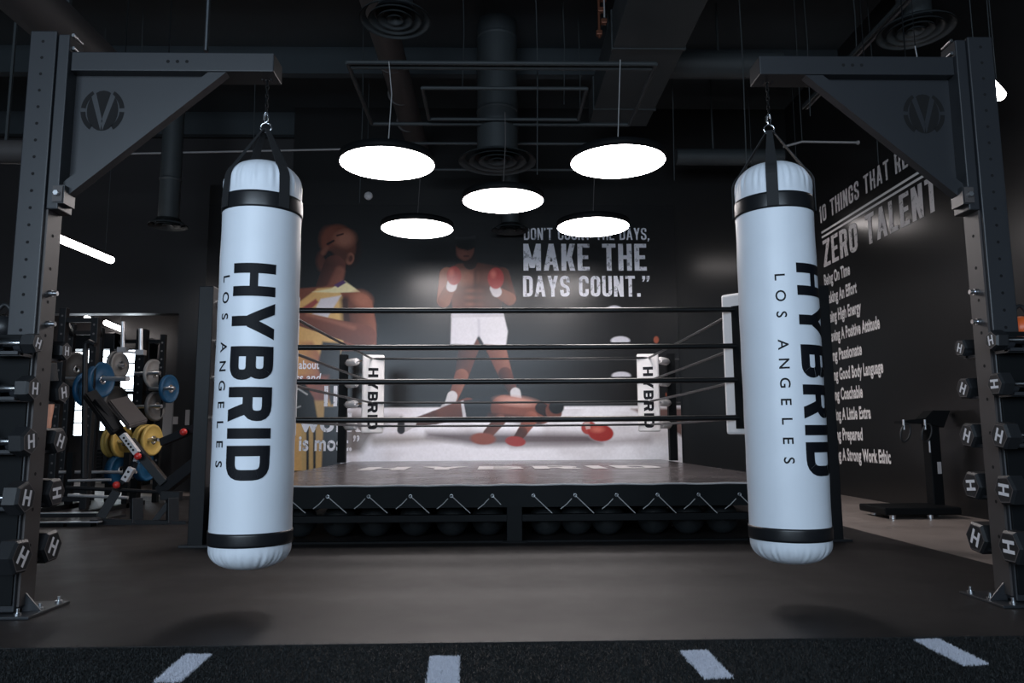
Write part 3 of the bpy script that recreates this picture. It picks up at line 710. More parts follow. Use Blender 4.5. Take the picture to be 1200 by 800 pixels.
# ================================================================== HEAVY BAGS
BR = .178
def bag(cx, cy, spin, sspin, loff, label):
    ztop = Z(310, 192, cy); zbot = Z(297, 671, cy - BR * .6)
    root = thing('heavy_bag', (cx, cy, zbot), label, 'punching bag', 'white heavy bags hanging from the rig')
    H = ztop - zbot; prof = []
    n = 12
    for k in range(n + 1):
        a = PI / 2 * k / n; prof.append((max(.001, BR * .985 * math.sin(a) ** .75), .085 * (1 - math.cos(a) ** .9 if k else 0)))
    prof = [(max(.001, BR * (math.sin(PI / 2 * k / n)) ** .8), .095 * (1 - math.cos(PI / 2 * k / n))) for k in range(n + 1)]
    for k in range(1, 60): prof.append((BR * (1 + .004 * math.sin(k * .7) + .012 * math.sin(PI * k / 60)), .095 + (H - .095 - .125) * k / 60))
    for k in range(n + 1): prof.append((max(.001, BR * (math.cos(PI / 2 * k / n)) ** .78), H - .125 + .125 * math.sin(PI / 2 * k / n)))
    def wr(r, z, t):
        k = 0
        if z < .13: k = math.exp(-((z - .045) / .035) ** 2) * .022
        elif z > H - .17: k = math.exp(-((z - H + .10) / .05) ** 2) * .022
        f = math.sin(t * 23 + 2 * math.sin(t * 5)) * .6 + math.sin(t * 41 + 1.3 * math.sin(t * 3)) * .4
        big = .0025 * math.sin(3 * t + z * 5) + .002 * math.sin(2 * t - z * 9)
        return r * (1 + k * f + big)
    b = MB(); b.lathe(prof, (cx, cy, zbot), M_vinyl, 192, fn=wr); b.build('body', root)
    def surf(ang, z, off=.0):  # ang 0 faces the viewer's side (-Y)
        t = ang - PI / 2; r = None
        zz = z - zbot
        for i in range(len(prof) - 1):
            if prof[i][1] <= zz <= prof[i + 1][1]:
                f = (zz - prof[i][1]) / max(1e-6, prof[i + 1][1] - prof[i][1]); r = prof[i][0] * (1 - f) + prof[i + 1][0] * f
        r = BR if r is None else r
        r = wr(r, zz, t % (2 * PI)) + off
        return Vector((cx + r * math.cos(t), cy + r * math.sin(t), z))
    def band(z0, z1, name):
        b = MB(); N_ = 96; vs = []
        for z, o in ((z0, .0005), (z0, .004), (z0 + .01, .005), (z1 - .01, .005), (z1, .004), (z1, .0005)):
            for j in range(N_): vs.append(surf(2 * PI * j / N_, z, o))
        fs = [(i * N_ + j, i * N_ + (j + 1) % N_, (i + 1) * N_ + (j + 1) % N_, (i + 1) * N_ + j) for i in range(5) for j in range(N_)]
        b.add(vs, fs, M_band, True); return b.build(name, root)
    zc = cy - BR
    band(Z(297, 642.5, zc), Z(297, 626, zc), 'lower_band'); zu0 = Z(310, 241, zc); zu1 = Z(310, 222, zc); band(zu0, zu1, 'upper_band')
    zr_ = Z(315, 152, cy)
    for k in range(4):
        a0 = sspin + PI / 4 + k * PI / 2; b = MB(); vs = []; hw = .026
        path = []
        zs = [zu0 + .006, zu1, ztop - .10, ztop - .08, ztop - .06, ztop - .042]
        for z in zs: path.append(surf(a0, z, .007))
        npth = len(path)
        top = Vector((cx, cy, zr_)) + Vector((math.cos(a0 - PI / 2), math.sin(a0 - PI / 2), 0)) * .012
        last = path[-1]
        for t in (.25, .5, .75, 1.0): path.append(last.lerp(top, t))
        tv = Vector((-math.sin(a0 - PI / 2), math.cos(a0 - PI / 2), 0)); ov = Vector((math.cos(a0 - PI / 2), math.sin(a0 - PI / 2), 0))
        for i, p in enumerate(path):
            w_ = hw if i < npth else hw * (1 - .5 * (i - npth + 1) / 4)
            vs += [p - tv * w_, p + tv * w_, p + tv * w_ + ov * .004, p - tv * w_ + ov * .004]
        fs = []
        for i in range(len(path) - 1):
            for j in range(4): fs.append((i * 4 + j, i * 4 + (j + 1) % 4, (i + 1) * 4 + (j + 1) % 4, (i + 1) * 4 + j))
        b.add(vs, fs, M_web, False); b.build('strap', root)
    rr = .026
    b = MB(); b.tube([(cx + rr * math.cos(t), cy + .003, zr_ + .012 + rr * .9 * math.sin(t)) for t in [2 * PI * k / 24 for k in range(24)]], .004, M_chrome, 8, closed=True); b.build('ring', root)
    zcb = zr_ + .037
    b = MB(); b.tube([(cx + .009 * math.cos(t), cy, zcb + .026 + (.027 * math.sin(t))) for t in [2 * PI * k / 20 for k in range(20)]], .0042, M_chrome, 8, closed=True)
    b.cyl((cx - .010, cy, zcb + .012), (cx - .010, cy, zcb + .040), .0066, M_chrome, 10); b.build('carabiner', root)
    zb2 = Z(315, 88, cy); zz = zcb + .05; k = 0
    b = MB()
    while zz < zb2 - .004:
        ax = Vector((1, 0, 0)) if k % 2 else Vector((0, 1, 0))
        b.tube([Vector((cx, cy, zz + .013)) + ax * .007 * math.cos(t) + Vector((0, 0, .0155 * math.sin(t))) for t in [2 * PI * j / 12 for j in range(12)]], .0023, M_black, 6, closed=True); zz += .023; k += 1
    b.build('chain', root)
    # printing
    b = MB(); p, w = block_text('HYBRID', .74, .112, .15)
    zt_, zb__ = Z(297, 308, zc), Z(297, 563, zc); caph = .186
    bent_polys(b, p, lambda u, v, k: surf(spin + (v - .5) * caph / BR, zt_ - u * (zt_ - zb__) / w, .0016 + k), M_ink, .07); b.build('lettering', root)
    b = MB(); zt_, zb__ = Z(265, 325, zc), Z(262, 544, zc); s_ = 'LOS ANGELES'
    xs = 0; polys = []; 
    for ch in s_:
        if ch == ' ': xs += .75; continue
        p, w = font_text(ch, .012); polys += [[Vector((q.x + xs - w / 2, q.y)) for q in k] for k in p]; xs += 1.25
    w = xs - 1.25
    bent_polys(b, polys, lambda u, v, k: surf(spin - loff + (v - .36) * .062 / BR, zt_ - u * (zt_ - zb__) / w, .0016), M_ink, .12); b.build('lettering', root)
    return root
BXL = PY(301, 430, 3.45).x; BXR = PY(916, 430, 3.45).x
bag(BXL, 3.45, .166, .035, .77, 'white heavy bag on the left with large lettering facing forward')
bag(BXR, 3.45, .63, .41, .93, 'white heavy bag on the right turned so its small lettering faces forward')

# ================================================================== BAG RIG UPRIGHTS (mirror pair)
XG = (PY(47, 300, 3.33).x + PY(1156, 300, 3.33).x) / 2
def mirror_x(sx): return lambda x: XG + sx * x
YP0, YP1 = 3.33, 3.46         # post front and back faces
PXO, PXI = XG - PY(8.5, 380, YP0).x, XG - PY(41, 380, YP0).x
ZTOP = Z(55, 36, YP0)
def disc(mb, c, r, n_, m, off=.0008):
    n_ = Vector(n_); u, w = mb.frame(n_); c = Vector(c) + n_ * off
    mb.add([c + (u * math.cos(2 * PI * k / 12) + w * math.sin(2 * PI * k / 12)) * r for k in range(12)], [tuple(range(12))], m)
def rig(sx, label):
    X_ = mirror_x(sx); xo, xi = X_(-PXO if True else 0), X_(-PXI)
    root = thing('bag_rig', (X_(-(PXO + PXI) / 2), (YP0 + YP1) / 2, .012), label, 'rig', 'steel bag rig uprights')
    b = MB(); b.box2((xo, YP0, .03), (xi, YP1, ZTOP), M_steel, .005)
    # square hole rows on the front face and on the inner face, seam groove
    z = .2
    while z < ZTOP - .03:
        disc(b, ((xo + xi) / 2, YP0, z), .0075, (0, -1, 0), M_hole)
        z += .0805
    b.build('upright', root)
    b = MB(); z1r = Z(62, 244, YP0)
    b.box2((xi, YP0 + .018, .05), (xi + sx * .010, YP1 - .004, z1r), M_side)  # inner face of the post, lamp light painted into its colour
    z = .3
    while z < z1r - .03:
        disc(b, (xi + sx * .010, (YP0 + YP1) / 2, z), .008, (sx, 0, 0), M_hole); z += .155
    b.build('side_rail', root)
    SW = .056
    b = MB(); b.box2((xi + sx * .004, YP0 + .008, z1r), (xi + sx * SW, YP1 - .004, ZTOP - .012), M_steel, .005); b.build('sleeve', root)
    for py_ in (343, 379):
        b = MB(); zz = Z(60, py_, YP0 + .06); b.cyl((xi + sx * .010, YP0 + .075, zz), (xi + sx * .045, YP0 + .075, zz), .011, M_zinc, 10); b.cyl((xi + sx * .010, YP0 + .075, zz), (xi + sx * .024, YP0 + .075, zz), .016, M_zinc, 6); b.build('peg', root)
    # beam
    zt, zb = Z(200, 61, YP0 + .03), Z(200, 83, YP0 + .03)
    XT = BXL - XG; xe = (abs(XT) - .055)
    b = MB(); b.box2((xi + sx * SW, YP0 + .03, zb), (X_(-xe), YP1 + .04, zt), M_steel, .005)
    for q in (.69, .75, .81): disc(b, (X_(-PXI + q * .74), YP0 + .03, (zt + zb) / 2), .0085, (0, -1, 0), M_hole)
    b.build('beam', root)
    # brace: diagonal channel and gusset plate
    A = (PXI - .05, Z(75, 215, YP0 + .05)); Bq = (abs(PY(245, 83, YP0 + .05).x - XG), zb)
    dxx = Bq[0] - A[0]; dzz = Bq[1] - A[1]; ln = math.hypot(dxx, dzz); nx, nz = -dzz / ln * .055, dxx / ln * .055
    b = MB(); p = [(-A[0], A[1]), (-Bq[0], zb), (-Bq[0] + .085, zb), (-A[0], A[1] - .085)]
    b.prism([(X_(x) , z) for x, z in p], (0, .05, 0), M_steel, o=(0, YP0 + .04, 0)); b.build('brace', root)
    b = MB(); p = [(-A[0], A[1]), (-Bq[0], zb), (-A[0], zb)]
    b.prism([(X_(x), z) for x, z in p], (0, .006, 0), M_steel, o=(0, YP0 + .085, 0)); g = b.build('gusset_plate', root)
    # emblem: broken ring with a V inside
    c = Vector((X_(-(XG - PY(117, 127, YP0 + .06).x)), YP0 + .0838, Z(117, 127, YP0 + .06))); Re = .112
    b = MB()
    for a0, a1 in ((-.28 * PI + PI / 2 + .9, PI - .12), (PI + .1, PI + 1.05), (.12, PI / 2 - .9 + .28 * PI), (-1.05, -.1)):
        pass
    for s2 in (-1, 1):
        for a0, a1 in ((.12, 1.05), (-1.0, -.06)):
            vs = []; 
            for k in range(9):
                a = a0 + (a1 - a0) * k / 8; vs.append((c.x + s2 * Re * math.cos(a) * .92, c.y, c.z + Re * math.sin(a))); vs.append((c.x + s2 * Re * .78 * math.cos(a) * .92, c.y, c.z + Re * .80 * math.sin(a)))
            b.add(vs, [(2 * k, 2 * k + 1, 2 * k + 3, 2 * k + 2) for k in range(8)], M_hole)
    def D_(pts, m): b.add([(c.x + x * Re, c.y - .0003 * (m is M_steel), c.z + z * Re) for x, z in pts], [tuple(range(len(pts)))], m)
    N2 = 24; D_([(.66 * math.cos(2 * PI * k / N2), .90 * math.sin(2 * PI * k / N2)) for k in range(N2)], M_hole)
    D_([(-.50, .62), (-.32, .80), (.02, -.45), (-.04, -.88)], M_steel); D_([(.50, .62), (.32, .80), (-.02, -.45), (.04, -.88)], M_steel)
    b.build('emblem', g)
    # bolts at beam end and lower bracket
    for (px_, py_) in ((90, 45), (90, 60)):
        xx = -(XG - PY(px_, py_, YP0 + .06).x); q = Vector((X_(xx), YP0 + .06, Z(px_, py_, YP0 + .06))); b = MB()
        b.cyl(q, q - Vector((0, .03, 0)), .009, M_zinc, 6); b.cyl(q - Vector((0, .0, 0)), q + Vector((0, .05, 0)), .006, M_zinc, 8); b.build('bolt', root)
    b = MB(); q = Vector((xi + sx * .028, YP0 + .02, Z(68, 230, YP0 + .04)))
    b.box(q + Vector((sx * .028, .03, 0)), (.056, .09, .085), M_steel); b.box(q + Vector((sx * .0285, -.018, 0)), (.045, .006, .075), M_ductb); br = b.build('bracket', root)
    b = MB(); b.cyl(q + Vector((sx * .03, -.021, 0)), q + Vector((sx * .03, -.04, 0)), .012, M_zinc, 6); b.build('bolt', br)
    # base plate with anchors
    b = MB(); b.box2((X_(-PXO - .04), YP0 - .05, .012), (X_(-PXI + .095), YP1 + .13, .024), M_steel, .003)
    b.prism([(X_(-PXI), .024), (X_(-PXI + .08), .024), (X_(-PXI), .11)], (0, .008, 0), M_steel, o=(0, YP0 + .06, 0)); bp = b.build('base_plate', root)
    for (x, y) in ((-PXI + .03, YP0 - .02), (-PXI + .065, YP0 + .08), (-PXI + .065, YP1 + .09), (-PXO + .02, YP0 - .025)):
        b = MB(); b.cyl((X_(x), y, .024), (X_(x), y, .034), .015, M_zinc, 6); b.cyl((X_(x), y, .034), (X_(x), y, .052), .007, M_zinc, 8); b.build('anchor_bolt', bp)
    b = MB(); zz = Z(315, 90, 3.45); cx_ = X_(XT * 1.0) if sx > 0 else BXR
    b.cyl((cx_, 3.45, zz - .008), (cx_, 3.45, zb), .010, M_zinc, 10); b.cyl((cx_, 3.45, zz), (cx_, 3.45, zz + .014), .016, M_zinc, 6)
    for s2 in (-1, 1): b.box((cx_ + s2 * .022, 3.45, (zz + zb) / 2 + .01), (.005, .03, .05), M_steel)
    b.build('bag_hanger', root)
    for ys, ye in ((YP0 - .010, YP0 - .001), (YP1 + .001, YP1 + .010)):
        b = MB(); b.box2((X_(-PXO - .16), ys, .06), (X_(-PXI - .006), ye, Z(40, 392, YP0)), M_black, .002); b.build('saddle_plate', root)
    # saddles that carry the dumbbells
    for i, (yy) in enumerate(rows):
        for fr in (0, 1):
            zc = row_z[i]; r = row_r[i]; yc = (YD0 if fr == 0 else YD1)
            b = MB(); pts = []
            for k in range(9):
                a = PI + PI * .12 + (PI * .76) * k / 8; pts.append((yc + .032 * math.cos(a), zc - .001 + .032 * math.sin(a)))
            for xx in (-PXO, -PXO + .11):
                vs = []
                for (y, z) in pts: vs += [(X_(xx), y, z), (X_(xx + .03), y, z), (X_(xx + .03), y + (y - yc) * .3, z + (z - zc) * .3), (X_(xx), y + (y - yc) * .3, z + (z - zc) * .3)]
                fs = [(4 * k + j, 4 * k + (j + 1) % 4, 4 * k + 4 + (j + 1) % 4, 4 * k + 4 + j) for k in range(8) for j in range(4)]
                b.add(vs, fs, M_steel)
            ys = (YP0 if fr == 0 else YP1); b.box2((X_(-PXO), min(ys, yc) , zc - .055), (X_(-PXI), max(ys, yc), zc - .042), M_steel)
            b.box2((X_(-PXO), yc - .02, zc - .05), (X_(-PXI), yc + .02, zc - .036), M_steel)
            b.build('dumbbell_saddle', root)
    return root
# dumbbell rows
YD0, YD1 = 3.245, 3.545
rows = [402, 455, 517, 583, 652]
row_r = [.046, .056, .064, .071, .078]
row_z = [Z(37, y, YD0) for y in rows]
rigL = rig(1, 'dark steel rig upright with beam and round cut-out emblem on the left'); rigR = rig(-1, 'dark steel rig upright with beam and round cut-out emblem on the right')

def dumbbell(loc, r, L_, sx, spin, name='hex_dumbbell'):
    """axis along X; the inner head's end face (towards the bags) carries the H"""
    root = thing(name, loc, 'x', 'dumbbell')
    o = Vector(loc)
    g = .062                                             # half grip
    b = MB(); pr = [(.0135, -g), (.016, -g * .5), (.0175, 0), (.016, g * .5), (.0135, g)]; b.lathe(pr, o, M_chrome, 20, ax='X'); b.build('handle', root)
    for s in (-1, 1):
        x0, x1 = s * g, s * (g + L_)
        b = MB(); rings = [(x0, .80), (x0 + s * .008, 1.0), (x1 - s * .010, 1.0), (x1, .86)]
        vs = []
        for (x, k) in rings:
            for j in range(6):
                a = PI / 2 + j * PI / 3 + spin; vs.append(o + Vector((x, r * k * math.cos(a), r * k * math.sin(a))))
        fs = [(i * 6 + j, i * 6 + (j + 1) % 6, (i + 1) * 6 + (j + 1) % 6, (i + 1) * 6 + j) for i in range(3) for j in range(6)] + [tuple(range(6)), tuple(range(18, 24))]
        b.add(vs, fs, M_head); h = b.build('head', root)
        b = MB(); q, w = glyph('H', .76, .105); e = r * .94; xx = o.x + x1 + s * .0008
        def fn(u, v, s=s, xx=xx, e=e):
            uu = (u - .36) * e; vv_ = (v - .5) * e; a = spin * 1.0 + spin2
            yy = uu * math.cos(a) - vv_ * math.sin(a); zz = uu * math.sin(a) + vv_ * math.cos(a); return (xx, o.y + (yy if s > 0 else -yy), o.z + zz)
        spin2 = 0
        place_polys(b, q, fn, M_white); b.build('emblem', h)
        b = MB(); vs = []
        for k in (.86, .80):
            for j in range(6):
                a = PI / 2 + j * PI / 3 + spin; vs.append((xx, o.y + r * k * math.cos(a), o.z + r * k * math.sin(a)))
        b.add(vs, [(j, (j + 1) % 6, 6 + (j + 1) % 6, 6 + j) for j in range(6)], M_rim); b.build('face_rim', h)
    return root
spinsL = [[-.30, .02], [.0, .25], [.15, -.35], [-.18, -1.5], [-.55, -.45]]
spinsR = [[.12, -.42], [1.57, -.5], [-.38, -.42], [1.5, 1.65], [1.57, -.4]]
ordn = ['topmost row', 'second row from the top', 'middle row', 'second row from the bottom', 'bottom row']
for sx, spins, word in ((1, spinsL, 'left'), (-1, spinsR, 'right')):
    for i in range(5):
        for fr in (0, 1):
            r = row_r[i]; L_ = .060 + .004 * i + (.026 if fr else 0)
            yc = YD0 if fr == 0 else YD1
            xf = (PY(41, 455, YD0) if fr == 0 else PY(75, 457, YD1)).x - XG           # inner end face
            xc = xf - L_ - .062
            sp = spins[i][fr]; sp = (sp + PI / 6) % (PI / 3) - PI / 6 if False else sp
            d = dumbbell((XG + sx * xc, yc, row_z[i]), r, L_, sx, sp)
            d['label'] = 'black hexagonal dumbbell on the %s upright, %s, %s side' % (word, ordn[i], 'near' if fr == 0 else 'far'); d['group'] = 'dumbbells on the %s upright' % word

# chrome rings clipped under the front dumbbells, kettlebells on the outer side
def snap(loc, lab):
    b = MB(); o = Vector(loc); b.tube([o + Vector((.016 * math.cos(t), 0, .011 * math.sin(t))) for t in [2 * PI * k / 16 for k in range(16)]], .0035, M_chrome, 6, closed=True)
    tag(b.build('snap_ring'), lab, 'ring')
snap(PY(18, 434, YP0 - .004), 'small chrome ring on the left upright under the top dumbbell')
snap(PY(11, 551, YP0 - .004), 'small chrome ring on the left upright under the middle dumbbell')
snap(PY(1184, 427, YP0 - .004), 'small chrome ring on the right upright under the top dumbbell')
snap(PY(1194, 539, YP0 - .004), 'small chrome ring on the right upright under the middle dumbbell')
def kettle(sx, m, lab):
    px_ = 2 if sx > 0 else 1203
    c = PY(px_, 382, 3.42); c.x = XG - sx * (PXO + .075); z0 = Z(px_, 396, 3.42) - .012; r = .058
    root = thing('kettlebell', (c.x, c.y, z0), lab, 'kettlebell')
    b = MB(); b.lathe([(.03, 0)] + [(max(.001, r * math.sin(a)), r - r * math.cos(a)) for a in [PI * k / 16 for k in range(3, 17)]], (c.x, c.y, z0), m, 28); b.build('body', root)
    b = MB(); b.tube([(c.x + (.040 - .008 * math.sin(t)) * math.cos(t), c.y, z0 + r * 1.75 + .065 * math.sin(t)) for t in [PI * k / 14 for k in range(15)]], .010, M_head, 10); b.build('handle', root)
    b = MB(); b.box((c.x, c.y - .01, z0 - .0045), (.125, .12, .009), M_steel); b.box((XG - sx * (PXO + .007), c.y, z0 - .03), (.012, .12, .06), M_steel)
    tag(b.build('rig_shelf'), 'small steel shelf on the %s upright under the kettlebell' % ('left' if sx > 0 else 'right'), 'shelf')
kettle(1, M_head, 'black kettlebell on the shelf of the left upright'); kettle(-1, M_orange, 'orange kettlebell on the shelf of the right upright')

# ================================================================== PENDANT LAMPS
LZ = 3.27; LR = .43
lamp = None
lsp = [(454, 192.5, 'front left, above the ball player', (463, 85)), (724, 190.5, 'front right, above the quotation', (716, 80)), (589.5, 236, 'middle one of the five', (630, 150)),
       (489, 268.5, 'rear left, small in view', (457, 215)), (695, 266.5, 'rear right, overlapping the quotation', (684, 205))]
for i, (px_, py_, s_, top) in enumerate(lsp):
    c = PZ(px_, py_, LZ)
    if lamp is None:
        lamp = thing('pendant_lamp', (c.x, c.y, LZ), 'x', 'lamp', 'round pendant lamps over the ring')
        b = MB(); b.lathe([(LR + .004, -.0), (LR + .012, .0), (LR + .012, .07), (LR - .03, .085), (.12, .09), (.05, .11), (.001, .11)], c, M_black, 64); b.build('lamp_housing', lamp)
        b = MB(); b.lathe([(.001, -.012), (LR * .8, -.010), (LR * .97, -.004), (LR + .004, .002)], c, M_lamp, 64); b.build('diffuser', lamp); ob = lamp
    else:
        ob = lamp.copy(); COL.objects.link(ob); ob.location = (c.x, c.y, LZ)
        for ch in [k for k in lamp.children if not k.name.startswith('cable')]:
            q = ch.copy(); COL.objects.link(q); q.parent = ob
    ob['label'] = 'lit round pendant lamp, ' + s_
    t_ = Vector((c.x + random.uniform(-.04, .1), c.y, 4.28)); b = MB(); m1 = Vector((c.x + .03, c.y, 3.95))
    b.tube([Vector((c.x, c.y, LZ + .105)), m1, t_], .005, M_cord if i < 2 else M_rim, 6); cb = b.build('cable', ob)
# conduit frames that carry them
def pipes(name, segs, r, m, label, cat, square=False):
    b = MB()
    for a, c in segs: b.cyl(a, c, r, m, 10)
    return tag(b.build(name), label, cat)
zf = 4.30
def rect(x0, x1, y0, y1): return [((x0, y0, zf), (x1, y0, zf)), ((x1, y0, zf), (x1, y1, zf)), ((x1, y1, zf), (x0, y1, zf)), ((x0, y1, zf), (x0, y0, zf))]
a = PZ(407, 73, zf); c = PZ(770, 71, zf); d = PZ(437, 145, zf)
pipes('conduit_frame', rect(a.x, c.x, a.y, d.y) + [((a.x + .02, a.y + .09, zf), (c.x - .02, a.y + .09, zf))], .022, M_duct, 'black rectangular conduit frame above the pendant lamps, outer one', 'conduit')
a = PZ(495, 103, zf); c = PZ(688, 101, zf); y2 = PZ(503, 143, zf).y
b = MB(); 
for s0, s1 in rect(a.x, c.x, a.y, y2 - .08): b.cyl(s0, s1, .020, M_duct, 8)
tag(b.build('conduit_frame'), 'black rectangular conduit frame above the pendant lamps, smaller inner one', 'conduit')
b = MB(); y3 = PZ(503, 168, zf).y
for s0, s1 in rect(PZ(480, 168, zf).x, PZ(700, 166, zf).x, y3, y3 + .9): b.cyl(s0, s1, .018, M_duct, 8)
tag(b.build('conduit_frame'), 'black rectangular conduit frame at the back over the farthest lamps', 'conduit')
# hanger wires up to the ceiling
wi = 0
places = ['beside the left conduit corner', 'left of the round column duct', 'right of the round column duct', 'over the rear lamps', 'near the square duct', 'beyond the square duct', 'above the right beam', 'above the right beam near the diffuser',
          'behind the right rig beam', 'over the left beam', 'left of the front left lamp', 'behind the left rig post', 'near the right wall', 'over the middle lamp']
for (px_, y, zz) in [(425, 8.2, 3.4), (542, 7.3, 4.3), (628, 7.0, 3.3), (678, 8.1, 4.3), (785, 8.3, 3.7), (868, 6.5, 2.9), (945, 7.2, 4.0), (1003, 6.8, 4.1), (1020, 7.5, 3.6), (122, 8.4, 4.0), (300, 9.0, 3.3), (165, 8.0, 4.2), (1160, 5.9, 3.5), (660, 7.6, 4.3)]:
    p_ = PY(px_, 60, y); b = MB(); b.tube([(p_.x, y, CEIL), (p_.x + .015, y, (CEIL + zz) / 2), (p_.x, y, zz)], .006, M_duct, 5)
    tag(b.build('hanger_wire'), 'thin dark hanger wire ' + places[wi], 'wire'); wi += 1

# ================================================================== DUCTS AND DIFFUSERS
def vduct(px_, py_, Y, rd, rp, label, rings=4, top=None):
    c = PY(px_, py_, Y); top = top or CEIL
    root = thing('air_diffuser', c, label, 'air diffuser')
    b = MB(); b.cyl((c.x, c.y, c.z + .06), (c.x, c.y, top), rp, M_duct, 32)
    for zz in np.arange(c.z + .6, top, .9): b.lathe([(rp, -.02), (rp + .008, -.01), (rp + .008, .01), (rp, .02)], (c.x, c.y, float(zz)), M_duct, 32)
    b.build('duct', root)
    b = MB()
    for k in range(rings):
        r1 = rd * (1 - k / rings); r0 = rd * (1 - (k + .72) / rings)
        z0 = -.02 * k
        b.lathe([(r1, .00 - z0 * 0 + .0), (r1 - .004, .012), (r0 + .002, .05), (r0, .045), (r1 - .01, 0)], (c.x, c.y, c.z - .012 * (rings - k) * 0), M_duct, 48)
    b.cyl((c.x, c.y, c.z + .05), (c.x, c.y, c.z + .09), rp * 1.15, M_black, 32); b.build('louvres', root)
    return root
vduct(583, 190, 8.25, .45, .235, 'large round ceiling diffuser on a vertical duct, above the middle lamp')
vduct(463, 24, 6.1, .31, .15, 'round ceiling diffuser above the front left lamp', 4, PY(470, 100, 8.4).z - .10)
vduct(1073, 37, 6.1, .32, .14, 'round ceiling diffuser above the right rig beam', 4)
vduct(197, 265, 9.15, .235, .125, 'small round diffuser low on a long duct at the left', 3)
vduct(598, 270, 10.1, .26, .12, 'small round diffuser half hidden behind the middle lamp', 3)
b = MB(); p_ = PY(470, 100, 8.4); dz_ = p_.z
b.cyl((p_.x - .05, 2.5, dz_), (p_.x + .0, 10.4, dz_), .15, M_ductb, 28)
for y in np.arange(3, 10.4, .8): b.cyl((p_.x - .03, float(y), dz_), (p_.x - .03, float(y) + .03, dz_), .158, M_ductb, 28)
for y in (3.4, 6.2, 9.4): b.box2((p_.x - .04, y, dz_), (p_.x - .02, y + .03, CEIL), M_duct)
tag(b.build('round_duct'), 'round dark duct running back above the front left lamp', 'duct')
b = MB(); zd = 4.62; b.box2((PZ(735, 0, zd).x, 4.5, zd), (PZ(830, 0, zd).x, PZ(700, 148, zd).y, zd + .4), M_duct, .01)
for y in (5.6, 7.0, 8.4): b.box2((PZ(735, 0, zd).x - .012, y, zd - .012), (PZ(830, 0, zd).x + .012, y + .04, zd + .412), M_duct)
for y in (5.0, 6.6, 8.0): b.box2((1.3, y, zd + .3), (1.32, y + .03, CEIL), M_duct)
tag(b.build('square_duct'), 'rectangular black duct running back above the front right lamp', 'duct')
b = MB(); z_ = Z(850, 76, 7.8); b.cyl((1.9, 7.8, z_), (3.2, 7.8, z_), .15, M_duct, 20); b.box2((2.5, 7.79, z_), (2.52, 7.81, CEIL), M_duct); tag(b.build('cross_duct'), 'short black cross duct right of the rectangular duct', 'duct')
b = MB(); p_ = PY(835, 184, 9.6); b.cyl((p_.x - .5, 9.6, p_.z), (p_.x + .95, 9.6, p_.z), .11, M_duct, 20); b.box2((p_.x, 9.59, p_.z), (p_.x + .02, 9.61, CEIL), M_duct); tag(b.build('cross_duct'), 'black round cross duct near the back wall left of the right bag', 'duct')
p0 = PY(54, 18, 4.2); b = MB(); b.cyl((p0.x, 1.5, p0.z), (p0.x, 5.4, p0.z), .15, M_ductb, 28)
for y in (2.4, 4.4): b.box2((p0.x - .01, y, p0.z), (p0.x + .01, y + .03, CEIL), M_duct)
tag(b.build('round_duct'), 'fat round duct in the top left corner above the rig post', 'duct')
b = MB(); p0 = PY(5, 178, 6.2); b.cyl((p0.x - 1.5, 6.2, p0.z), (p0.x + .35, 6.2, p0.z), .10, M_ductb, 20); b.box2((p0.x, 6.19, p0.z), (p0.x + .02, 6.21, CEIL), M_duct); tag(b.build('round_duct'), 'short round duct behind the left rig post', 'duct')
# sprinkler line and steel struts
b = MB(); p0 = PY(60, 182, 9.2); p1 = PY(440, 174, 9.2); b.cyl(p0, p1, .013, M_rib, 8); b.cyl(p1 - Vector((.1, 0, 0)), (p1.x - .1, p1.y, CEIL), .004, M_duct, 6); tag(b.build('sprinkler_pipe'), 'thin pale sprinkler pipe crossing behind the left bag', 'pipe')
b = MB(); p0 = PY(918, 172, 7.2); p1 = PY(940, 166, 7.2); p2 = PY(1004, 167, 7.2); b.tube([p0, p0.lerp(p1, .5), p1, p2], .012, M_rib, 8); b.cyl(p2, p2 + Vector((.02, 0, 0)), .022, M_rib, 8); b.cyl(p1, (p1.x, p1.y, CEIL), .004, M_duct, 6); tag(b.build('sprinkler_pipe'), 'thin pale sprinkler pipe beside the right bag straps', 'pipe')
for (q0, q1, lab) in (((1050, 6), (950, 128), 'left one of the two struts above the right beam'), ((1155, 3), (955, 213), 'right one of the two struts above the right beam')):
    zs = 4.4 if q0[0] < 1100 else 4.4
    a = PZ(*q0, zs); c = PZ(*q1, zs); b = MB()
    x_ = (a.x + c.x) / 2; a = Vector((x_, a.y, zs)); c = Vector((x_, c.y, zs))
    b.box2((x_ - .035, a.y - 1.5, zs), (x_ - .015, c.y, zs + .04), M_duct); b.box2((x_ + .015, a.y - 1.5, zs), (x_ + .035, c.y, zs + .04), M_rim); b.box2((x_ - .03, a.y - 1.5, zs + .03), (x_ + .03, c.y, zs + .04), M_duct)
    tag(b.build('steel_strut'), 'long dark steel channel strut, ' + lab, 'strut')
for sx, base in ((1, 'left'), (-1, 'right')):
    for (px_, py_, n_) in ((140, 172, 'lower'), (194, 132, 'upper')):
        c0 = PY(px_, py_, 4.6); xx = c0.x if sx > 0 else 2 * XC - c0.x; b = MB()
        b.box((xx, 4.6, c0.z), (.12 , .02, .012), M_rim); b.box((xx - .06, 4.6, c0.z + .01), (.022, .02, .055), M_plate, Matrix.Rotation(-.5, 3, 'Y')); b.box((xx + .06, 4.6, c0.z), (.028, .02, .055), M_plate, Matrix.Rotation(-.5, 3, 'Y'))
        b.cyl((xx, 4.6, c0.z), (xx, 4.6, CEIL), .004, M_black, 6)
        tag(b.build('strut_clamp'), 'small hanging clamp with pale ends below the %s brace, %s one' % (base, n_), 'clamp')
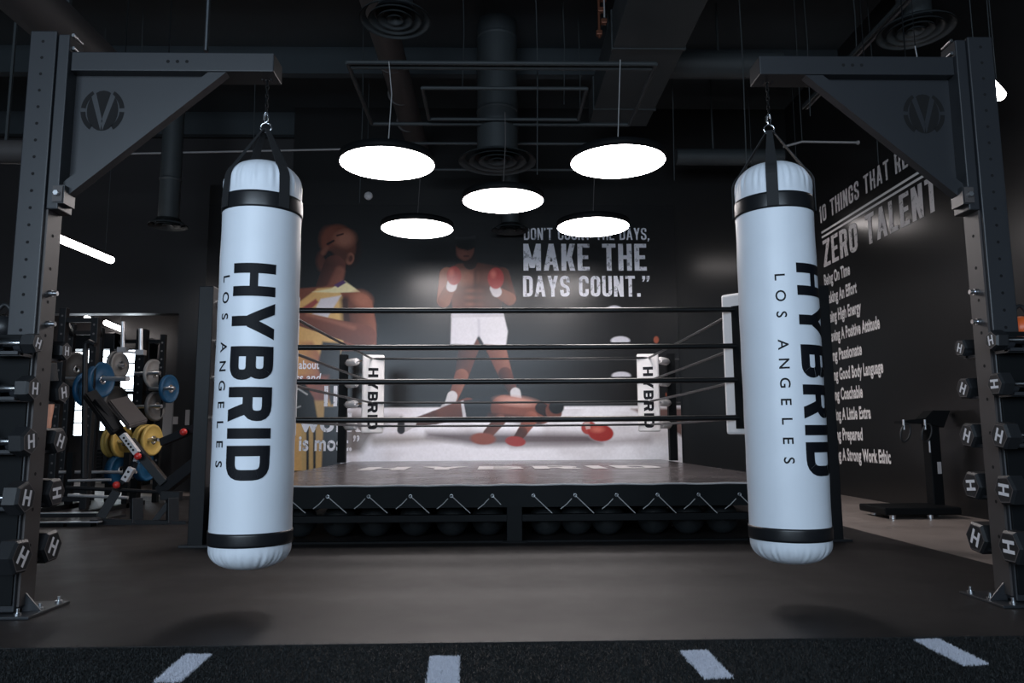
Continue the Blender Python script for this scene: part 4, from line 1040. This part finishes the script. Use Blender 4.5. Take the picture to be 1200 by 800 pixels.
# chrome pole on the left beam
b = MB(); zt = Z(243, 60, 3.42); b.cyl((PY(242, 50, 3.42).x, 3.42, zt), (PY(242, 50, 3.42).x + .0, 3.42, CEIL), .012, M_chrome, 12)
tag(b.build('chrome_rod'), 'chrome support rod rising from the left rig beam', 'rod')
b = MB(); q = PY(1076, 73, 3.6); b.cyl(q, q + Vector((-.01, 0, .09)), .004, M_zinc, 8); b.cyl(q + Vector((-.01, 0, .09)), (q.x - .01, q.y, CEIL), .002, M_black, 6); tag(b.build('chrome_rod'), 'short bright rod above the right rig beam', 'rod')
# copper sprinkler valve assembly near the ceiling
b = MB(); q = PY(702, 22, 6.8); b.cyl((q.x, 6.8, q.z - .2), (q.x, 6.8, CEIL), .014, M_copper, 10)
for k in range(4): b.box((q.x + random.uniform(-.01, .05), 6.8, q.z - .15 + k * .12), (.06, .05, .05), M_copper, bev=.008)
b.cyl((q.x + .05, 6.78, q.z), (q.x + .05, 6.78, q.z + .25), .008, M_rib, 8); tag(b.build('copper_valve'), 'copper pipe fitting with pale clips high above the front right lamp', 'pipe fitting')
# smoke detector and small wall lamp
b = MB(); c = PY(430.5, 227, 10.4); c.y = 10.49 - .03; b.lathe([(.001, -.035), (.05, -.03), (.062, -.01), (.062, .0), (.001, .0)], (c.x, YB + .0, c.z), M_plate, 24, ax='Y'); tag(b.build('smoke_detector'), 'small round pale detector on the back wall under the front left lamp', 'detector')
# linear lamps
def strip_lamp(a, c, r, lab, m=None):
    a = Vector(a); c = Vector(c); root = thing('strip_light', (a + c) / 2, lab, 'lamp'); b = MB()
    b.tube([a, a.lerp(c, .01), a.lerp(c, .99), c], r, m or M_strip, 12, radii=[r * .6, r, r, r * .6]); b.build('diffuser', root)
    b = MB(); R_ = (c - a).to_track_quat('Y', 'Z').to_matrix(); b.box((a + c) / 2 + Vector((0, 0, r * 1.1)), (r * 1.2, (c - a).length * .96, r * .8), M_black, R_); b.build('lamp_housing', root)
    b = MB()
    for t in (.1, .9): q = a.lerp(c, t); b.cyl(q + Vector((0, 0, r)), (q.x, q.y, CEIL), .004, M_duct, 6)
    b.build('cable', root)
strip_lamp((3.3, 9.3, Z(953, 262, 9.3)), (4.04, 9.3, Z(953, 262, 9.3)), .045, 'lit strip light mostly hidden behind the right bag', M_strip_dim)
zl = 3.0
a = PZ(66, 278, zl); c = PZ(131, 305, zl); a2 = c + (a - c) * 1.35
strip_lamp(a2, c, .045, 'long lit strip light running back at the left behind the rig post')
a = PZ(1140, 78, 3.4); c = PZ(1172, 112, 3.4)
strip_lamp(a, c, .045, 'lit strip light showing past the top of the right rig post')
zl2 = 2.42
for (q0, q1, n_) in (((101, 372.5), (114, 377.5), 'farther'), ((124, 378), (143, 386), 'nearer')):
    a = PY(*q0, 13.2 if n_ == 'farther' else 12.8); c = PZ(*q1, a.z)
    strip_lamp(a, c, .045, 'lit strip light in the far room, %s one' % n_)
a = PY(84, 403, 13.0); c = PZ(107, 409, a.z); strip_lamp(a, c, .05, 'lit strip light low in the far room above the window')

# ================================================================== LEFT GYM AREA
def rod(mb, p, q, r, m): mb.cyl(p, q, r, m, 10)
# -- plate storage racks
def upright(px_, Y, ptop, w=.075, m=M_rack, z0=.012, holes=True):
    p = PY(px_, ptop, Y); b = MB(); b.box2((p.x - w / 2, Y - w / 2, z0), (p.x + w / 2, Y + w / 2, p.z), m, .004)
    if holes:
        z = .3
        while z < p.z - .05: disc(b, (p.x, Y - w / 2, z), .012, (0, -1, 0), M_rim); z += .1
    return b, p
rk = thing('power_rack', PY(120, 600, 8.6), 'black steel power rack left of the plates, behind the dumbbells', 'power rack'); rk.location.z = .012
for px_, Y, pt in ((76, 8.2, 361), (113, 8.2, 372), (85, 9.4, 380), (118, 9.4, 384)):
    b, p = upright(px_, Y, pt); b.build('upright', rk)
pa, pb, pc_, pd = PY(76, 375, 8.2), PY(113, 375, 8.2), PY(85, 390, 9.4), PY(118, 390, 9.4)
for a, c in ((pa, pb), (pc_, pd), (pa, pc_), (pb, pd)):
    for zz in (a.z - .0, .12):
        b = MB(); q0 = Vector((a.x, a.y, zz)); q1 = Vector((c.x, c.y, zz)); b.cyl(q0, q1, .035, M_rack, 4, rot=PI / 4, smooth=False); b.build('crossmember', rk)
# curved pull-up handle frames
for (x0, x1, yy, Y) in ((98, 112, 400, 7.9), (168, 186, 398, 9.3)):
    a = PY(x0, 560 if x0 < 120 else 470, Y); c = PY(x0 + 2, yy + 12, Y); d = PY((x0 + x1) / 2, yy, Y); e = PY(x1, yy + 4, Y)
    b = MB(); pts = [a, c]; pts += [c.lerp(d, .5) + Vector((-.02, 0, .03)), d, e]; b.tube(pts, .028, M_rack, 10)
    tag(b.build('curved_post'), 'curved black tube of the %s machine behind the bench' % ('left' if x0 < 120 else 'right'), 'machine frame')
# tall black rack with chrome horns
tr = thing('plate_tree', PY(170, 600, 9.0), 'black plate storage rack with tall posts behind the bench', 'weight rack'); tr.location.z = .012
for px_, Y, pt, w in ((168, 9.0, 386, .11), (192, 9.0, 392, .06), (137, 9.1, 418, .07), (163, 9.6, 398, .06)):
    b, p = upright(px_, Y, pt, w, M_black); b.build('upright', tr)
for py_ in (400, 590, 460):
    a = PY(140, py_, 9.06); c = PY(192, py_, 9.04); b = MB(); b.cyl(a, c, .03, M_black, 4, rot=PI / 4, smooth=False); b.build('crossmember', tr)
b = MB(); 
for px_, pt, pb_ in ((144, 377, 410), (165, 385, 413)):
    a = PY(px_, pt, 8.9); c = PY(px_, pb_, 8.9); b.cyl(a, c, .026, M_sil, 14); b.box((c.x, 8.9, c.z), (.10, .08, .06), M_sil)
b.cyl(PY(144, 412, 8.9), PY(165, 413, 8.9), .016, M_sil, 8); b.build('chrome_horn', tr)
# plates
pdir = Vector((.97, -.21, 0)).normalized()
def plate(px_, py_, Y, R, th, m, lab, hole=.05, two=False, groove=True):
    c = PY(px_, py_, Y); root = thing('weight_plate', c, lab, 'weight plate')
    u = Vector((-pdir.y, pdir.x, 0)); w = Vector((0, 0, 1))
    def ringp(prof, m_, n=40):
        b = MB(); vs = []
        for r, x in prof:
            for j in range(n):
                t = 2 * PI * j / n; vs.append(c + pdir * x + (u * math.cos(t) + w * math.sin(t)) * r)
        b.add(vs, [(i * n + j, i * n + (j + 1) % n, (i + 1) * n + (j + 1) % n, (i + 1) * n + j) for i in range(len(prof) - 1) for j in range(n)], m_, True); return b
    ringp([(hole * .5, -th / 2), (R * .93, -th / 2), (R, -th / 2 + .01), (R, th / 2 - .01), (R * .93, th / 2), (R * .86, th / 2), (R * .82, th / 2 - .008), (R * .42, th / 2 - .008), (R * .36, th / 2), (hole, th / 2)], m).build('disc', root)
    ringp([(hole, th / 2 - .002), (hole, th / 2 + .004), (.026, th / 2 + .004), (.026, th / 2 - .01)], M_zinc, 24).build('hub', root)
    return root
grp = []
plate(137, 427, 9.0, .165, .05, M_grey, 'pale grey weight plate high on the rack, left of the black post')
plate(140.5, 428, 8.85, .155, .03, M_grey, 'pale grey weight plate in front of another, top of the rack')
plate(180, 438, 8.9, .175, .04, M_grey, 'pale grey weight plate right of the black post, upper one')
plate(182, 476, 8.9, .175, .05, M_dgrey, 'dark grey weight plate right of the black post, below the pale one')
plate(198, 455.5, 8.95, .170, .05, M_blue, 'blue weight plate at the right end of the rack')
plate(118, 445, 8.3, .198, .06, M_blue, 'blue weight plate loaded on the barbell')
plate(136, 473, 8.9, .21, .05, M_dgrey, 'dark grey weight plate half hidden behind the bench pad')
for k, (px_, Y) in enumerate(((132, 8.9), (136, 8.85), (143, 8.8))): plate(px_, 517.5, Y, .182, .05, M_yellow, 'yellow weight plate in the left trio, %s' % ['at the back', 'in the middle', 'in front'][k])
for k, (px_, Y) in enumerate(((168, 8.9), (171, 8.85), (178, 8.8))): plate(px_, 515.5, Y, .182, .045, M_yellow, 'yellow weight plate in the right trio, %s' % ['at the back', 'in the middle', 'in front'][k])
plate(138, 551, 8.8, .175, .09, M_blue, 'thick blue weight plate low on the rack behind the silver ladder')
plate(170, 546, 8.9, .175, .09, M_blue, 'thick blue weight plate low on the rack behind the bench strut')
plate(102, 456, 8.6, .20, .06, M_blue, 'blue weight plate on the far end of the barbell')
plate(88, 433, 9.2, .215, .05, M_dgrey, 'grey weight plate at the far left beside the daylight')
# pegs
b = MB()
for (px_, py_, Y) in ((143, 428, 8.8), (183, 437, 8.75), (185, 476, 8.75), (200, 455, 8.8), (146, 517, 8.7), (181, 515, 8.7)):
    c = PY(px_, py_, Y); b = MB(); b.cyl(c - pdir * .28, c + pdir * .05, .022, M_zinc, 12); b.build('storage_peg', tr)
# barbell
bb = thing('barbell', PY(120, 444, 8.3), 'barbell with a bright sleeve carrying the blue plates', 'barbell'); b = MB()
a = PY(122, 443.5, 8.25); c = PY(150, 444, 7.95); b.cyl(a, c, .026, M_sil, 14); b.build('sleeve', bb); b = MB(); b.cyl(a, a + (a - c).normalized() * 1.6, .014, M_sil, 10); b.build('bar', bb)
# -- adjustable bench with silver ladders and red knobs
YBn = 6.9
bn = thing('adjustable_bench', PY(150, 612, YBn), 'adjustable bench with a tilted pad, silver hole ladders and red knobs', 'bench'); bn.location.z = .012
def padm(pts, th, m, name, Yd):
    # pts: 4 (px,py,Y)
    P_ = [PY(*p) for p in pts]; n_ = (P_[1] - P_[0]).cross(P_[3] - P_[0]).normalized(); 
    if n_.z < 0: n_ = -n_
    b = MB(); bm = bmesh.new(); vs = [bm.verts.new(p) for p in P_] + [bm.verts.new(p - n_ * th) for p in P_]
    for f in ((0, 1, 2, 3), (7, 6, 5, 4), (0, 4, 5, 1), (1, 5, 6, 2), (2, 6, 7, 3), (3, 7, 4, 0)): bm.faces.new([vs[i] for i in f])
    bmesh.ops.recalc_face_normals(bm, faces=bm.faces[:]); bmesh.ops.bevel(bm, geom=bm.edges[:], offset=.012, segments=2, affect='EDGES'); bm.verts.index_update()
    b.add([v.co.copy() for v in bm.verts], [[v.index for v in f.verts] for f in bm.faces], m); bm.free(); return b.build(name, bn)
padm([(127, 468, 7.2), (150, 463, 7.5), (174, 491, 7.1), (151, 498, 6.8)], .05, M_lea, 'seat_pad', 0)
padm([(99, 460, 7.1), (113, 455, 7.3), (146, 499, 6.95), (133, 505, 6.75)], .06, M_head, 'back_pad', 0)
def beam(p, q, w, m, name, par=bn):
    p = PY(*p); q = PY(*q); d = (q - p); R_ = d.to_track_quat('Y', 'Z').to_matrix(); b = MB(); b.box((p + q) / 2, (w, d.length, w), m, R_, bev=.004); return b.build(name, par)
beam((112, 470, 7.05), (150, 517, 6.9), .06, M_rack, 'support_arm'); beam((152, 516, 6.88), (193, 566, 6.9), .075, M_rack, 'support_arm')
beam((137, 575, 6.8), (118, 606, 6.75), .075, M_rack, 'support_leg'); beam((232, 541, 6.9), (188, 576, 6.95), .10, M_rack, 'support_leg')
beam((117, 612, 6.75), (220, 615, 6.75), .075, M_rack, 'base_rail'); beam((190, 580, 6.85), (212, 581, 6.85), .08, M_rack, 'base_rail')
for px_ in (160, 202): beam((px_, 584, 6.8), (px_, 614, 6.76), .09, M_rack, 'support_leg')
beam((197, 590, 6.8), (180, 612, 6.76), .05, M_rack, 'support_leg')
for (p, q, n_) in (((144, 509, 6.82), (161, 531, 6.82), 5), ((155, 548, 6.76), (146, 563, 6.76), 2)):
    a = PY(*p); c = PY(*q); d = c - a; R_ = d.to_track_quat('Y', 'Z').to_matrix(); b = MB(); b.box((a + c) / 2, (.055, d.length, .055), M_plate, R_, bev=.003)
    for k in range(n_):
        t = (k + .5) / n_ * .8 + .1; q_ = a.lerp(c, t); b.lathe([(.001, -.001), (.011, -.001)], q_ + Vector((0, -.0305, 0)), M_hole, 12, ax='Y')
    b.build('hole_ladder', bn)
beam((161, 531, 6.86), (158, 541, 6.80), .03, M_sil, 'support_arm'); beam((158, 541, 6.82), (155, 549, 6.8), .045, M_rack, 'support_arm'); beam((146, 562, 6.8), (137, 572, 6.8), .05, M_rack, 'support_arm')
for p in ((161.5, 534.5, 6.78), (136.5, 568, 6.74), (215, 506, 6.78)):
    c = PY(*p); b = MB(); r = .032; b.lathe([(max(.001, r * math.sin(a)), -r * math.cos(a)) for a in [PI * k / 12 for k in range(13)]], c, M_red, 20); b.build('knob', bn)
beam((240, 497, 6.85), (190, 518, 6.95), .07, M_rack, 'support_arm')
# -- low sled platform with bright edges
pl = thing('leg_press_platform', PY(85, 612, 6.6), 'low black steel platform with bright edges by the left upright', 'platform'); pl.location.z = .012
for (y0, x0, x1) in ((614, 44, 116), (603, 60, 113)):
    a = PY(x0, y0, 6.6 if y0 > 610 else 7.1); c = PY(x1, y0, a.y); b = MB(); zt_ = a.z
    b.box2((a.x - 1.2, a.y, .04), (c.x, a.y + .06, zt_ + .01), M_rack, .003); b.build('side_rail', pl); b = MB(); b.box2((a.x - 1.2, a.y - .004, zt_ + .01), (c.x, a.y + .055, zt_ + .018), M_sil); b.build('bright_edge', pl)
b = MB(); a = PY(113, 612, 6.6); b.box2((a.x - .07, 6.62, .04), (a.x, 7.12, a.z + .02), M_rack, .003); b.build('side_rail', pl)
for px_ in (92, 60): a = PY(px_, 620, 6.6); b = MB(); b.box2((a.x - .1, 6.6, .012), (a.x + .1, 6.7, .042), M_black); b.build('foot', pl)
# barbell bars stored low
sb = thing('bar_rack', PY(85, 575, 8.1), 'low rack with bright horizontal bars behind the dumbbells', 'rack'); sb.location.z = .012
for (x0, y0, x1, y1, Y, r) in ((66, 553, 160, 553, 8.6, .018), (80, 563, 130, 562, 8.0, .014), (80, 580, 150, 583, 7.6, .016), (78, 571, 200, 577, 7.8, .02)):
    b = MB(); b.cyl(PY(x0, y0, Y), PY(x1, y1, Y), r, M_sil if r < .02 else M_rack, 10); b.build('bar', sb)
for px_ in (84, 150): q = PY(px_, 530, 8.3); b = MB(); b.box2((q.x - .03, 8.27, .012), (q.x + .03, 8.33, q.z), M_black); b.box2((q.x - .03, 7.5, .012), (q.x + .03, 8.7, .06), M_black); b.build('upright', sb)
# dark box gym and grey board against the jamb
b = MB(); a = PY(189, 470, YL); c = PY(202, 515, YL); b.box2((a.x, YL - .05, c.z), (c.x, YL - .001, a.z), M_conc_block, .006); tag(b.build('wall_panel'), 'plain pale grey panel fixed low behind the blue and yellow plates', 'panel')
for (x0, y0, x1, y1, lab) in ((202.5, 488, 209, 497, 'small white wall switch left of the ring post'), (217, 480, 223, 498, 'tall white wall plate beside the ring post')):
    a = PY(x0, y1, YL); c = PY(x1, y0, YL); b = MB(); b.box2((a.x, YL - .014, a.z), (c.x, YL - .001, c.z), M_plate, .003); tag(b.build('wall_plate'), lab, 'wall plate')
# machines inside the far room
for (x0, x1, y0, Y, lab) in ((68, 135, 390, 12.9, 'dark cable machine cabinet under the far strip lights'), (164, 176, 396, 12.4, 'narrow dark machine cabinet in the far room right of the chrome horns')):
    a = PY(x0, y0, Y); c = PY(x1, y0, Y); root = thing('cable_machine', ((a.x + c.x) / 2, Y, 0), lab, 'gym machine')
    b = MB(); b.box2((a.x, Y, .0), (a.x + .08, Y + .3, a.z), M_rack, .005); b.build('upright', root); b = MB(); b.box2((c.x - .08, Y, .0), (c.x, Y + .3, a.z), M_rack, .005); b.build('upright', root)
    b = MB(); b.box2((a.x, Y - .01, a.z - .28), (c.x, Y + .31, a.z), M_rack, .01); b.build('head_box', root)
    b = MB(); m_ = c.x - .24
    for k in range(8): b.box2((m_ - .12, Y + .06, .1 + k * .06), (m_ + .12, Y + .24, .15 + k * .06), M_black)
    b.build('weight_stack', root)

# ================================================================== SKI TRAINER against the right wall
col_b = PY(1099, 604, 7.0)
sk = thing('ski_trainer', (col_b.x, 7.0, 0), 'black upright ski trainer with two cord handles by the right wall', 'exercise machine')
Ys = 7.0; zt = Z(1100, 486, Ys)
xa = PY(1091, 540, Ys).x; xb = PY(1104, 540, Ys).x
b = MB(); b.box2((xa, Ys, .05), (xb, Ys + .12, zt - .05), M_black, .01); b.build('column', sk)
b = MB(); a0 = PY(1057, 493, Ys); a1 = PY(1092, 482, Ys); a2 = PY(1112, 481, Ys)
b.prism([(a0.x, a0.z), (PY(1083, 490, Ys).x, Z(1083, 490, Ys)), (a1.x, a1.z + .01), (a2.x, a2.z), (xb + .03, zt - .12), (xa - .02, zt - .08), (a0.x, a0.z - .025)], (0, .16, 0), M_black, o=(0, Ys - .02, 0)); b.build('head_arm', sk)
for (px_, py_, w) in ((1061, 505, 7), (1086, 505, 7)):
    c = PY(px_, py_ + 2, Ys - .04); b = MB(); r1, r2 = .045, .085
    b.tube([c + Vector((r1 * math.cos(t) + .02 * math.sin(t), 0, r2 * math.sin(t))) for t in [2 * PI * k / 20 for k in range(20)]], .010, M_head, 8, closed=True); hd = b.build('pull_handle', sk)
    b = MB(); b.cyl(c + Vector((-.01, 0, .03)), c + Vector((-.01, 0, .125)), .011, M_sil, 8); b.build('cord_clip', hd)
b = MB(); a = PY(1101, 548, Ys - .003); b.box2((a.x - .018, Ys - .004, a.z - .055), (a.x + .018, Ys - .0005, a.z + .055), M_plate); b.build('sticker', sk)
b = MB(); b.cyl(PY(1089, 516, Ys - .01), PY(1090, 530, Ys - .01), .008, M_sil, 8); b.build('rail_mark', sk)
pa = PZ(1018, 596, .1); b = MB(); b.box2((PY(1019, 600, 7.0).x, 6.72, .035), (PY(1106, 600, 7.0).x, 7.2, .10), M_black, .012); b.build('platform', sk)
for px_, y in ((1046, 6.74), (1090, 6.74), (1025, 7.1), (1100, 7.1)):
    c = PY(px_, 604, y); b = MB(); b.cyl((c.x, y, 0.001), (c.x, y, .036), .028, M_zinc, 12); b.build('foot', sk)

# ================================================================== PERSON standing behind the left upright
def person():
    Yp = 5.85; hand = PY(60, 499, Yp); cx = hand.x - .30; base = Vector((cx, Yp, .012))
    root = thing('person', base, 'person in black tee and shorts standing behind the left upright, arm hanging', 'person')
    J = []; Rr = []; Ed = []
    def v(x, y, z, r, pr=None):
        J.append((x, y, z)); Rr.append(r); 
        if pr is not None: Ed.append((pr, len(J) - 1))
        return len(J) - 1
    pel = v(0, 0, .95, .135); ab = v(0, .005, 1.08, .128, pel); ch = v(0, .01, 1.25, .15, ab); uc = v(0, .01, 1.38, .13, ch); nk = v(0, 0, 1.47, .058, uc); nk2 = v(0, -.01, 1.53, .056, nk)
    hb = v(0, -.015, 1.60, .082, nk2); hm = v(0, -.02, 1.67, .094, hb); ht = v(0, -.015, 1.73, .075, hm)
    for s in (-1, 1):
        sh = v(s * .16, .01, 1.40, .068, uc); s2 = v(s * .205, .01, 1.36, .062, sh); el = v(s * .255, .02, 1.10, .043, s2); fa = v(s * .275, -.01, 1.0, .043, el); wr_ = v(s * .295, -.045, .87, .028, fa); v(s * .300, -.055, .81, .036, wr_)
        hp = v(s * .09, 0, .90, .10, pel); th = v(s * .105, 0, .72, .085, hp); kn = v(s * .11, -.01, .50, .058, th); cf = v(s * .11, .015, .36, .06, kn); an = v(s * .11, .01, .09, .036, cf); fo = v(s * .115, -.03, .045, .040, an); v(s * .125, -.14, .035, .034, fo)
    me = bpy.data.meshes.new('body'); me.from_pydata(J, Ed, []); o = bpy.data.objects.new('body', me); COL.objects.link(o); o.parent = root
    md = o.modifiers.new('skin', 'SKIN'); md.use_smooth_shade = True; sv = me.skin_vertices[0].data
    for i, r in enumerate(Rr): sv[i].radius = (r, r * (.72 if i in (pel, ab, ch, uc) else 1)) if i in (pel, ab, ch, uc) else (r, r)
    sv[0].use_root = True
    o.modifiers.new('sub', 'SUBSURF').levels = 2; o.modifiers['sub'].render_levels = 2; me.materials.append(M_skin)
    # hands: palm plus five separate fingers each, loosely curled
    for s in (-1, 1):
        h = MB(); w0 = base + Vector((s * .300, -.055, .815 - .012 + .0))
        pts = [w0 + Vector((0, 0, .03)), w0 + Vector((0, -.004, 0)), w0 + Vector((0, -.008, -.045))]; 
        h.tube(pts, .03, M_skin, 12, radii=[.028, .036, .034])
        for k, (dy, ln) in enumerate(((-.030, .060), (-.011, .068), (.009, .064), (.027, .052))):
            q = w0 + Vector((0, dy - .005, -.050)); inn = -s
            h.tube([q + Vector((0, 0, .012)), q + Vector((inn * .002, 0, -ln * .30)), q + Vector((inn * .014, 0, -ln * .58)), q + Vector((inn * .030, 0, -ln * .66)), q + Vector((inn * .040, 0, -ln * .55))], .0085, M_skin, 8, radii=[.0095, .0095, .0088, .008, .0065])
        q = w0 + Vector((-s * .006, -.030, .0)); h.tube([q, q + Vector((-s * .008, -.018, -.022)), q + Vector((-s * .016, -.020, -.045)), q + Vector((-s * .022, -.014, -.062))], .010, M_skin, 8, radii=[.013, .0115, .0105, .008])
        h.build('hand', root)
    B_ = base - Vector((0, 0, 0))
    def shell(rings, name, m, n=28, par=root):
        b = MB(); vs = []
        for (x, y, z, rx, ry) in rings:
            for j in range(n): t = 2 * PI * j / n; vs.append(B_ + Vector((x + rx * math.cos(t), y + ry * math.sin(t), z)))
        b.add(vs, [(i * n + j, i * n + (j + 1) % n, (i + 1) * n + (j + 1) % n, (i + 1) * n + j) for i in range(len(rings) - 1) for j in range(n)], m, True); return b
    b = shell([(0, .0, .88, .175, .135), (0, 0, 1.0, .168, .13), (0, .005, 1.15, .165, .13), (0, .01, 1.30, .195, .14), (0, .01, 1.40, .20, .125), (0, .005, 1.455, .13, .10), (0, 0, 1.485, .075, .075)], 'tee', M_tee)
    for s in (-1, 1):
        c0 = B_ + Vector((s * .15, .01, 1.40)); c1 = B_ + Vector((s * .215, .012, 1.33)); c2 = B_ + Vector((s * .245, .018, 1.18)); b.tube([c0, c1, c2], .07, M_tee, 16, radii=[.085, .08, .068])
    b.build('tee_shirt', root)
    b = shell([(0, 0, 1.0, .165, .13), (0, 0, .92, .185, .14), (0, 0, .84, .19, .14)], 's', M_black)
    for s in (-1, 1): b.tube([B_ + Vector((s * .09, 0, .90)), B_ + Vector((s * .105, 0, .72)), B_ + Vector((s * .11, 0, .56))], .11, M_black, 18, radii=[.11, .108, .100])
    b.build('shorts', root)
    for s in (-1, 1):
        b = MB(); c = B_ + Vector((s * .12, -.05, 0)); b.lathe([(.001, .001), (.052, .001), (.058, .02), (.052, .05), (.04, .09), (.042, .11)], c, M_head, 24, fn=lambda r, z, t: r * (1 + (.9 if z < .06 else .25) * max(0, -math.sin(t)) ** 2 + .35 * max(0, math.sin(t)))); b.build('shoe', root)
    b = MB(); hc = B_ + Vector((0, -.008, 1.675)); b.lathe([(.101 * math.sin(a) + .0005, .118 * math.cos(a)) for a in [PI * .56 * k / 10 for k in range(11)]], hc + Vector((0, .012, .01)), M_hair, 28); b.build('hair', root)
    b = MB(); fc = B_ + Vector((0, -.112, 1.655)); b.tube([fc + Vector((0, .012, .03)), fc + Vector((0, -.010, -.006)), fc + Vector((0, .01, -.012))], .01, M_skin, 8, radii=[.007, .012, .008]); b.build('nose', root)
    for s in (-1, 1):
        b = MB(); b.lathe([(max(.0005, .011 * math.sin(a)), -.011 * math.cos(a)) for a in [PI * k / 8 for k in range(9)]], fc + Vector((s * .032, .018, .026)), M_white, 12); b.lathe([(.001, -.0115), (.005, -.0108)], fc + Vector((s * .032, .018, .026)), M_black, 10, ax='Y'); b.build('eye', root)
        b = MB(); b.tube([fc + Vector((s * .100, .10, .03)), fc + Vector((s * .112, .11, .01)), fc + Vector((s * .102, .10, -.025))], .01, M_skin, 8, radii=[.01, .013, .008]); b.build('ear', root)
    b = MB(); b.tube([fc + Vector((-.022, .014, -.042)), fc + Vector((0, .004, -.044)), fc + Vector((.022, .014, -.042))], .006, mat('lip', (.25, .09, .07), .5), 8); b.build('mouth', root)
person()

# ------------------------------------------------------------------ world and view
w = bpy.data.worlds.new('world'); sc.world = w; w.use_nodes = True
bg = w.node_tree.nodes['Background']; bg.inputs[0].default_value = (.55, .75, 1.0, 1); bg.inputs[1].default_value = .6
sc.view_settings.view_transform = 'Standard'; sc.view_settings.look = 'None'; sc.view_settings.gamma = 1; sc.view_settings.use_curve_mapping = False
sc.view_settings.exposure = 0.0
sc.cycles.max_bounces = 6; sc.cycles.diffuse_bounces = 4; sc.cycles.glossy_bounces = 3
sc.cycles.use_denoising = True
